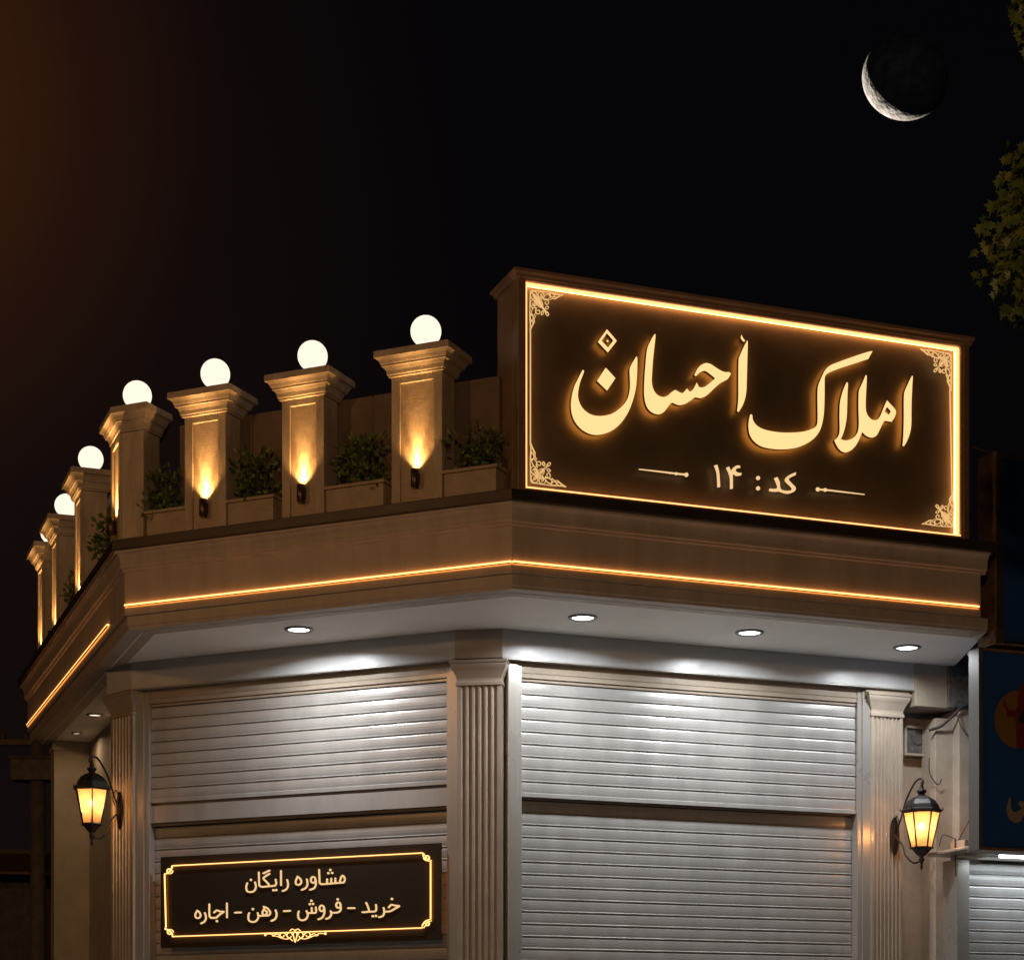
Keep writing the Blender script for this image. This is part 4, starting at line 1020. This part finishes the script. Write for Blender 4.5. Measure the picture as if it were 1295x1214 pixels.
for u in (-5.5, -3.0, -.8): mb.box(u-.7, u+.7, -.03, -.001, .1, 2.3)
mb.build('shop_door', dark_m, far, P2)

# ---------------------------------------------------------------- tree at the right
T = Frame(4.98, 13.0, 0)
tree = thing('plane_tree', 'dark broad leaved tree reaching in from the right edge below the moon', 'tree', T, 0, 0, 0)
mb = MB()
mb.tube([(0, 0, 0), (.05, .05, 1.5), (-.02, 0, 3.2), (.1, .05, 5.0), (.0, 0, 7.0), (.1, 0, 9.0)], [.26, .20, .17, .14, .10, .05], 12); mb.build('trunk', bark_m, tree, T)
mb = MB(); rt = random.Random(8)
lobes = [(-1.45, 0, 6.95, .50), (-1.46, .1, 7.48, .32), (-1.15, .2, 7.62, .36), (-1.42, 0, 6.92, .36), (-1.25, -.1, 7.1, .5), (-.95, .1, 6.95, .55), (-.6, 0, 7.3, .9), (.0, .0, 7.0, 1.0), (-1.46, 0, 8.52, .27), (-1.0, .1, 8.95, .5), (-.5, 0, 9.1, .75), (.3, .3, 8.6, 1.0), (.6, -.3, 7.4, 1.0), (1.2, .2, 8.2, .9), (.9, .8, 6.4, .8), (.3, -.6, 6.2, .8)]
limbs = MB()
for lx_, ly_, lz_, lr_ in lobes:
    z0_ = lz_-1.3*abs(lx_)*.7-.3
    limbs.tube([(0, 0, z0_), (lx_*.4, ly_*.4, z0_+(lz_-z0_)*.55), (lx_*.92, ly_, lz_)], [.06, .035, .012], 6)
limbs.build('limb', bark_m, tree, T)
leaf = [(0, 0), (.10, .10), (.38, .04), (.30, .24), (.55, .38), (.28, .48), (.25, .66), (.10, .62), (0, 1.0)]
leaf = leaf + [(-x, y) for x, y in leaf[-2:0:-1]]
for lx_, ly_, lz_, lr_ in lobes:
    for _ in range(int(1100*lr_**1.6)+40):
        d = Vector((rt.gauss(0, 1), rt.gauss(0, 1), rt.gauss(0, 1))).normalized()
        pp = Vector((lx_, ly_, lz_))+d*lr_*rt.uniform(.35, 1.0)**.6
        s_ = rt.uniform(.065, .115)
        down = Vector((d.x*.5+rt.gauss(0, .3), d.y*.5+rt.gauss(0, .3), -.9+rt.gauss(0, .35))).normalized()
        sd_ = down.cross(Vector((rt.gauss(0, .6), -1, rt.gauss(0, .6)))).normalized(); nn = down.cross(sd_)
        vs = [pp+down*y*s_+sd_*x*s_+nn*(abs(x)*.35*s_) for x, y in leaf]; n = len(vs)
        mb.add([pp+down*.35*s_]+vs, [(0, i+1, (i+1) % n+1) for i in range(n)])
mb.build('crown', tree_m, tree, T)

# ---------------------------------------------------------------- the moon and the light that reaches it
MY = 300.0
mp = Vector((MY*(1144.5-CX)/FPX, MY, EYE+MY*(HY-99)/FPX)); mr_ = 54.5/FPX*MY
vd = (mp-camo.location).normalized(); rt_ = vd.cross(Vector((0, 0, 1))).normalized(); up_ = rt_.cross(vd)
mb = MB(); mb.sphere((0, 0, 0), mr_, 96, 64)
rad = Vector((CX-1144.5, 0, 99-HY)); rad = (rad-vd*rad.dot(vd)).normalized()
mb.v = [tuple(Vector(p)-rad*(Vector(p).dot(rad)*.115)) for p in mb.v]; mo = mb.build('moon', moon_m, loc=mp)
tag(mo, 'thin crescent moon in the dark sky at the upper right', 'moon')
vd = (mp-camo.location).normalized(); rt_ = vd.cross(Vector((0, 0, 1))).normalized(); up_ = rt_.cross(vd)
Ld = ((rt_*-.749+up_*-.663)*.73+vd*.683).normalized()    # the sun stands low behind the moon, towards its lower left
l = light('moon_sunlight', 'SPOT', None, mp+Ld*150, 4600000, (1, .94, .86), 0, (-Ld).to_track_quat('-Z', 'Y').to_euler(), 7, .05)

# ---------------------------------------------------------------- left street lamp and the added fill lamp, out of the picture
for (lc, am, en, cl), lo, lb in zip(LAMPS, LAMP_OBJ, ('tall orange street lamp standing left of the shop', 'tall fill lamp added behind the viewer to light the shop front')):
    d = Vector((am[0]-lc[0], am[1]-lc[1])).normalized(); SF = Frame(lc[0]-d.x*1.3, lc[1]-d.y*1.3, math.degrees(atan2(d.y, d.x)))
    st = thing('street_lamp', lb, 'street lamp', SF, 0, 0, 0, 'street lamps along the road')
    mb = MB(); mb.lathe([(.16, 0), (.16, .4), (.10, .45), (.06, lc[2]-.3)], n=14); mb.build('pole', dark_m, st, SF)
    mb = MB(); mb.tube([(0, 0, lc[2]-.35), (.15, 0, lc[2]+.0), (.6, 0, lc[2]+.14), (1.1, 0, lc[2]+.12)], .035, 8); mb.build('arm', dark_m, st, SF)
    mb = MB(); mb.box(.95, 1.6, -.15, .15, lc[2]+.08, lc[2]+.2); mb.build('head', dark_m, st, SF, bevel=.03)
    mb = MB(); mb.box(1.05, 1.52, -.11, .11, lc[2]+.05, lc[2]+.079); mb.build('lens', warm_down_m, st, SF)

light('moon_disc_fill', 'SPOT', None, mp-vd*60, 760, (.5, .68, 1), 0, vd.to_track_quat('-Z', 'Y').to_euler(), 18, .05)  # added fill that lifts the unlit disc to the sky's tone
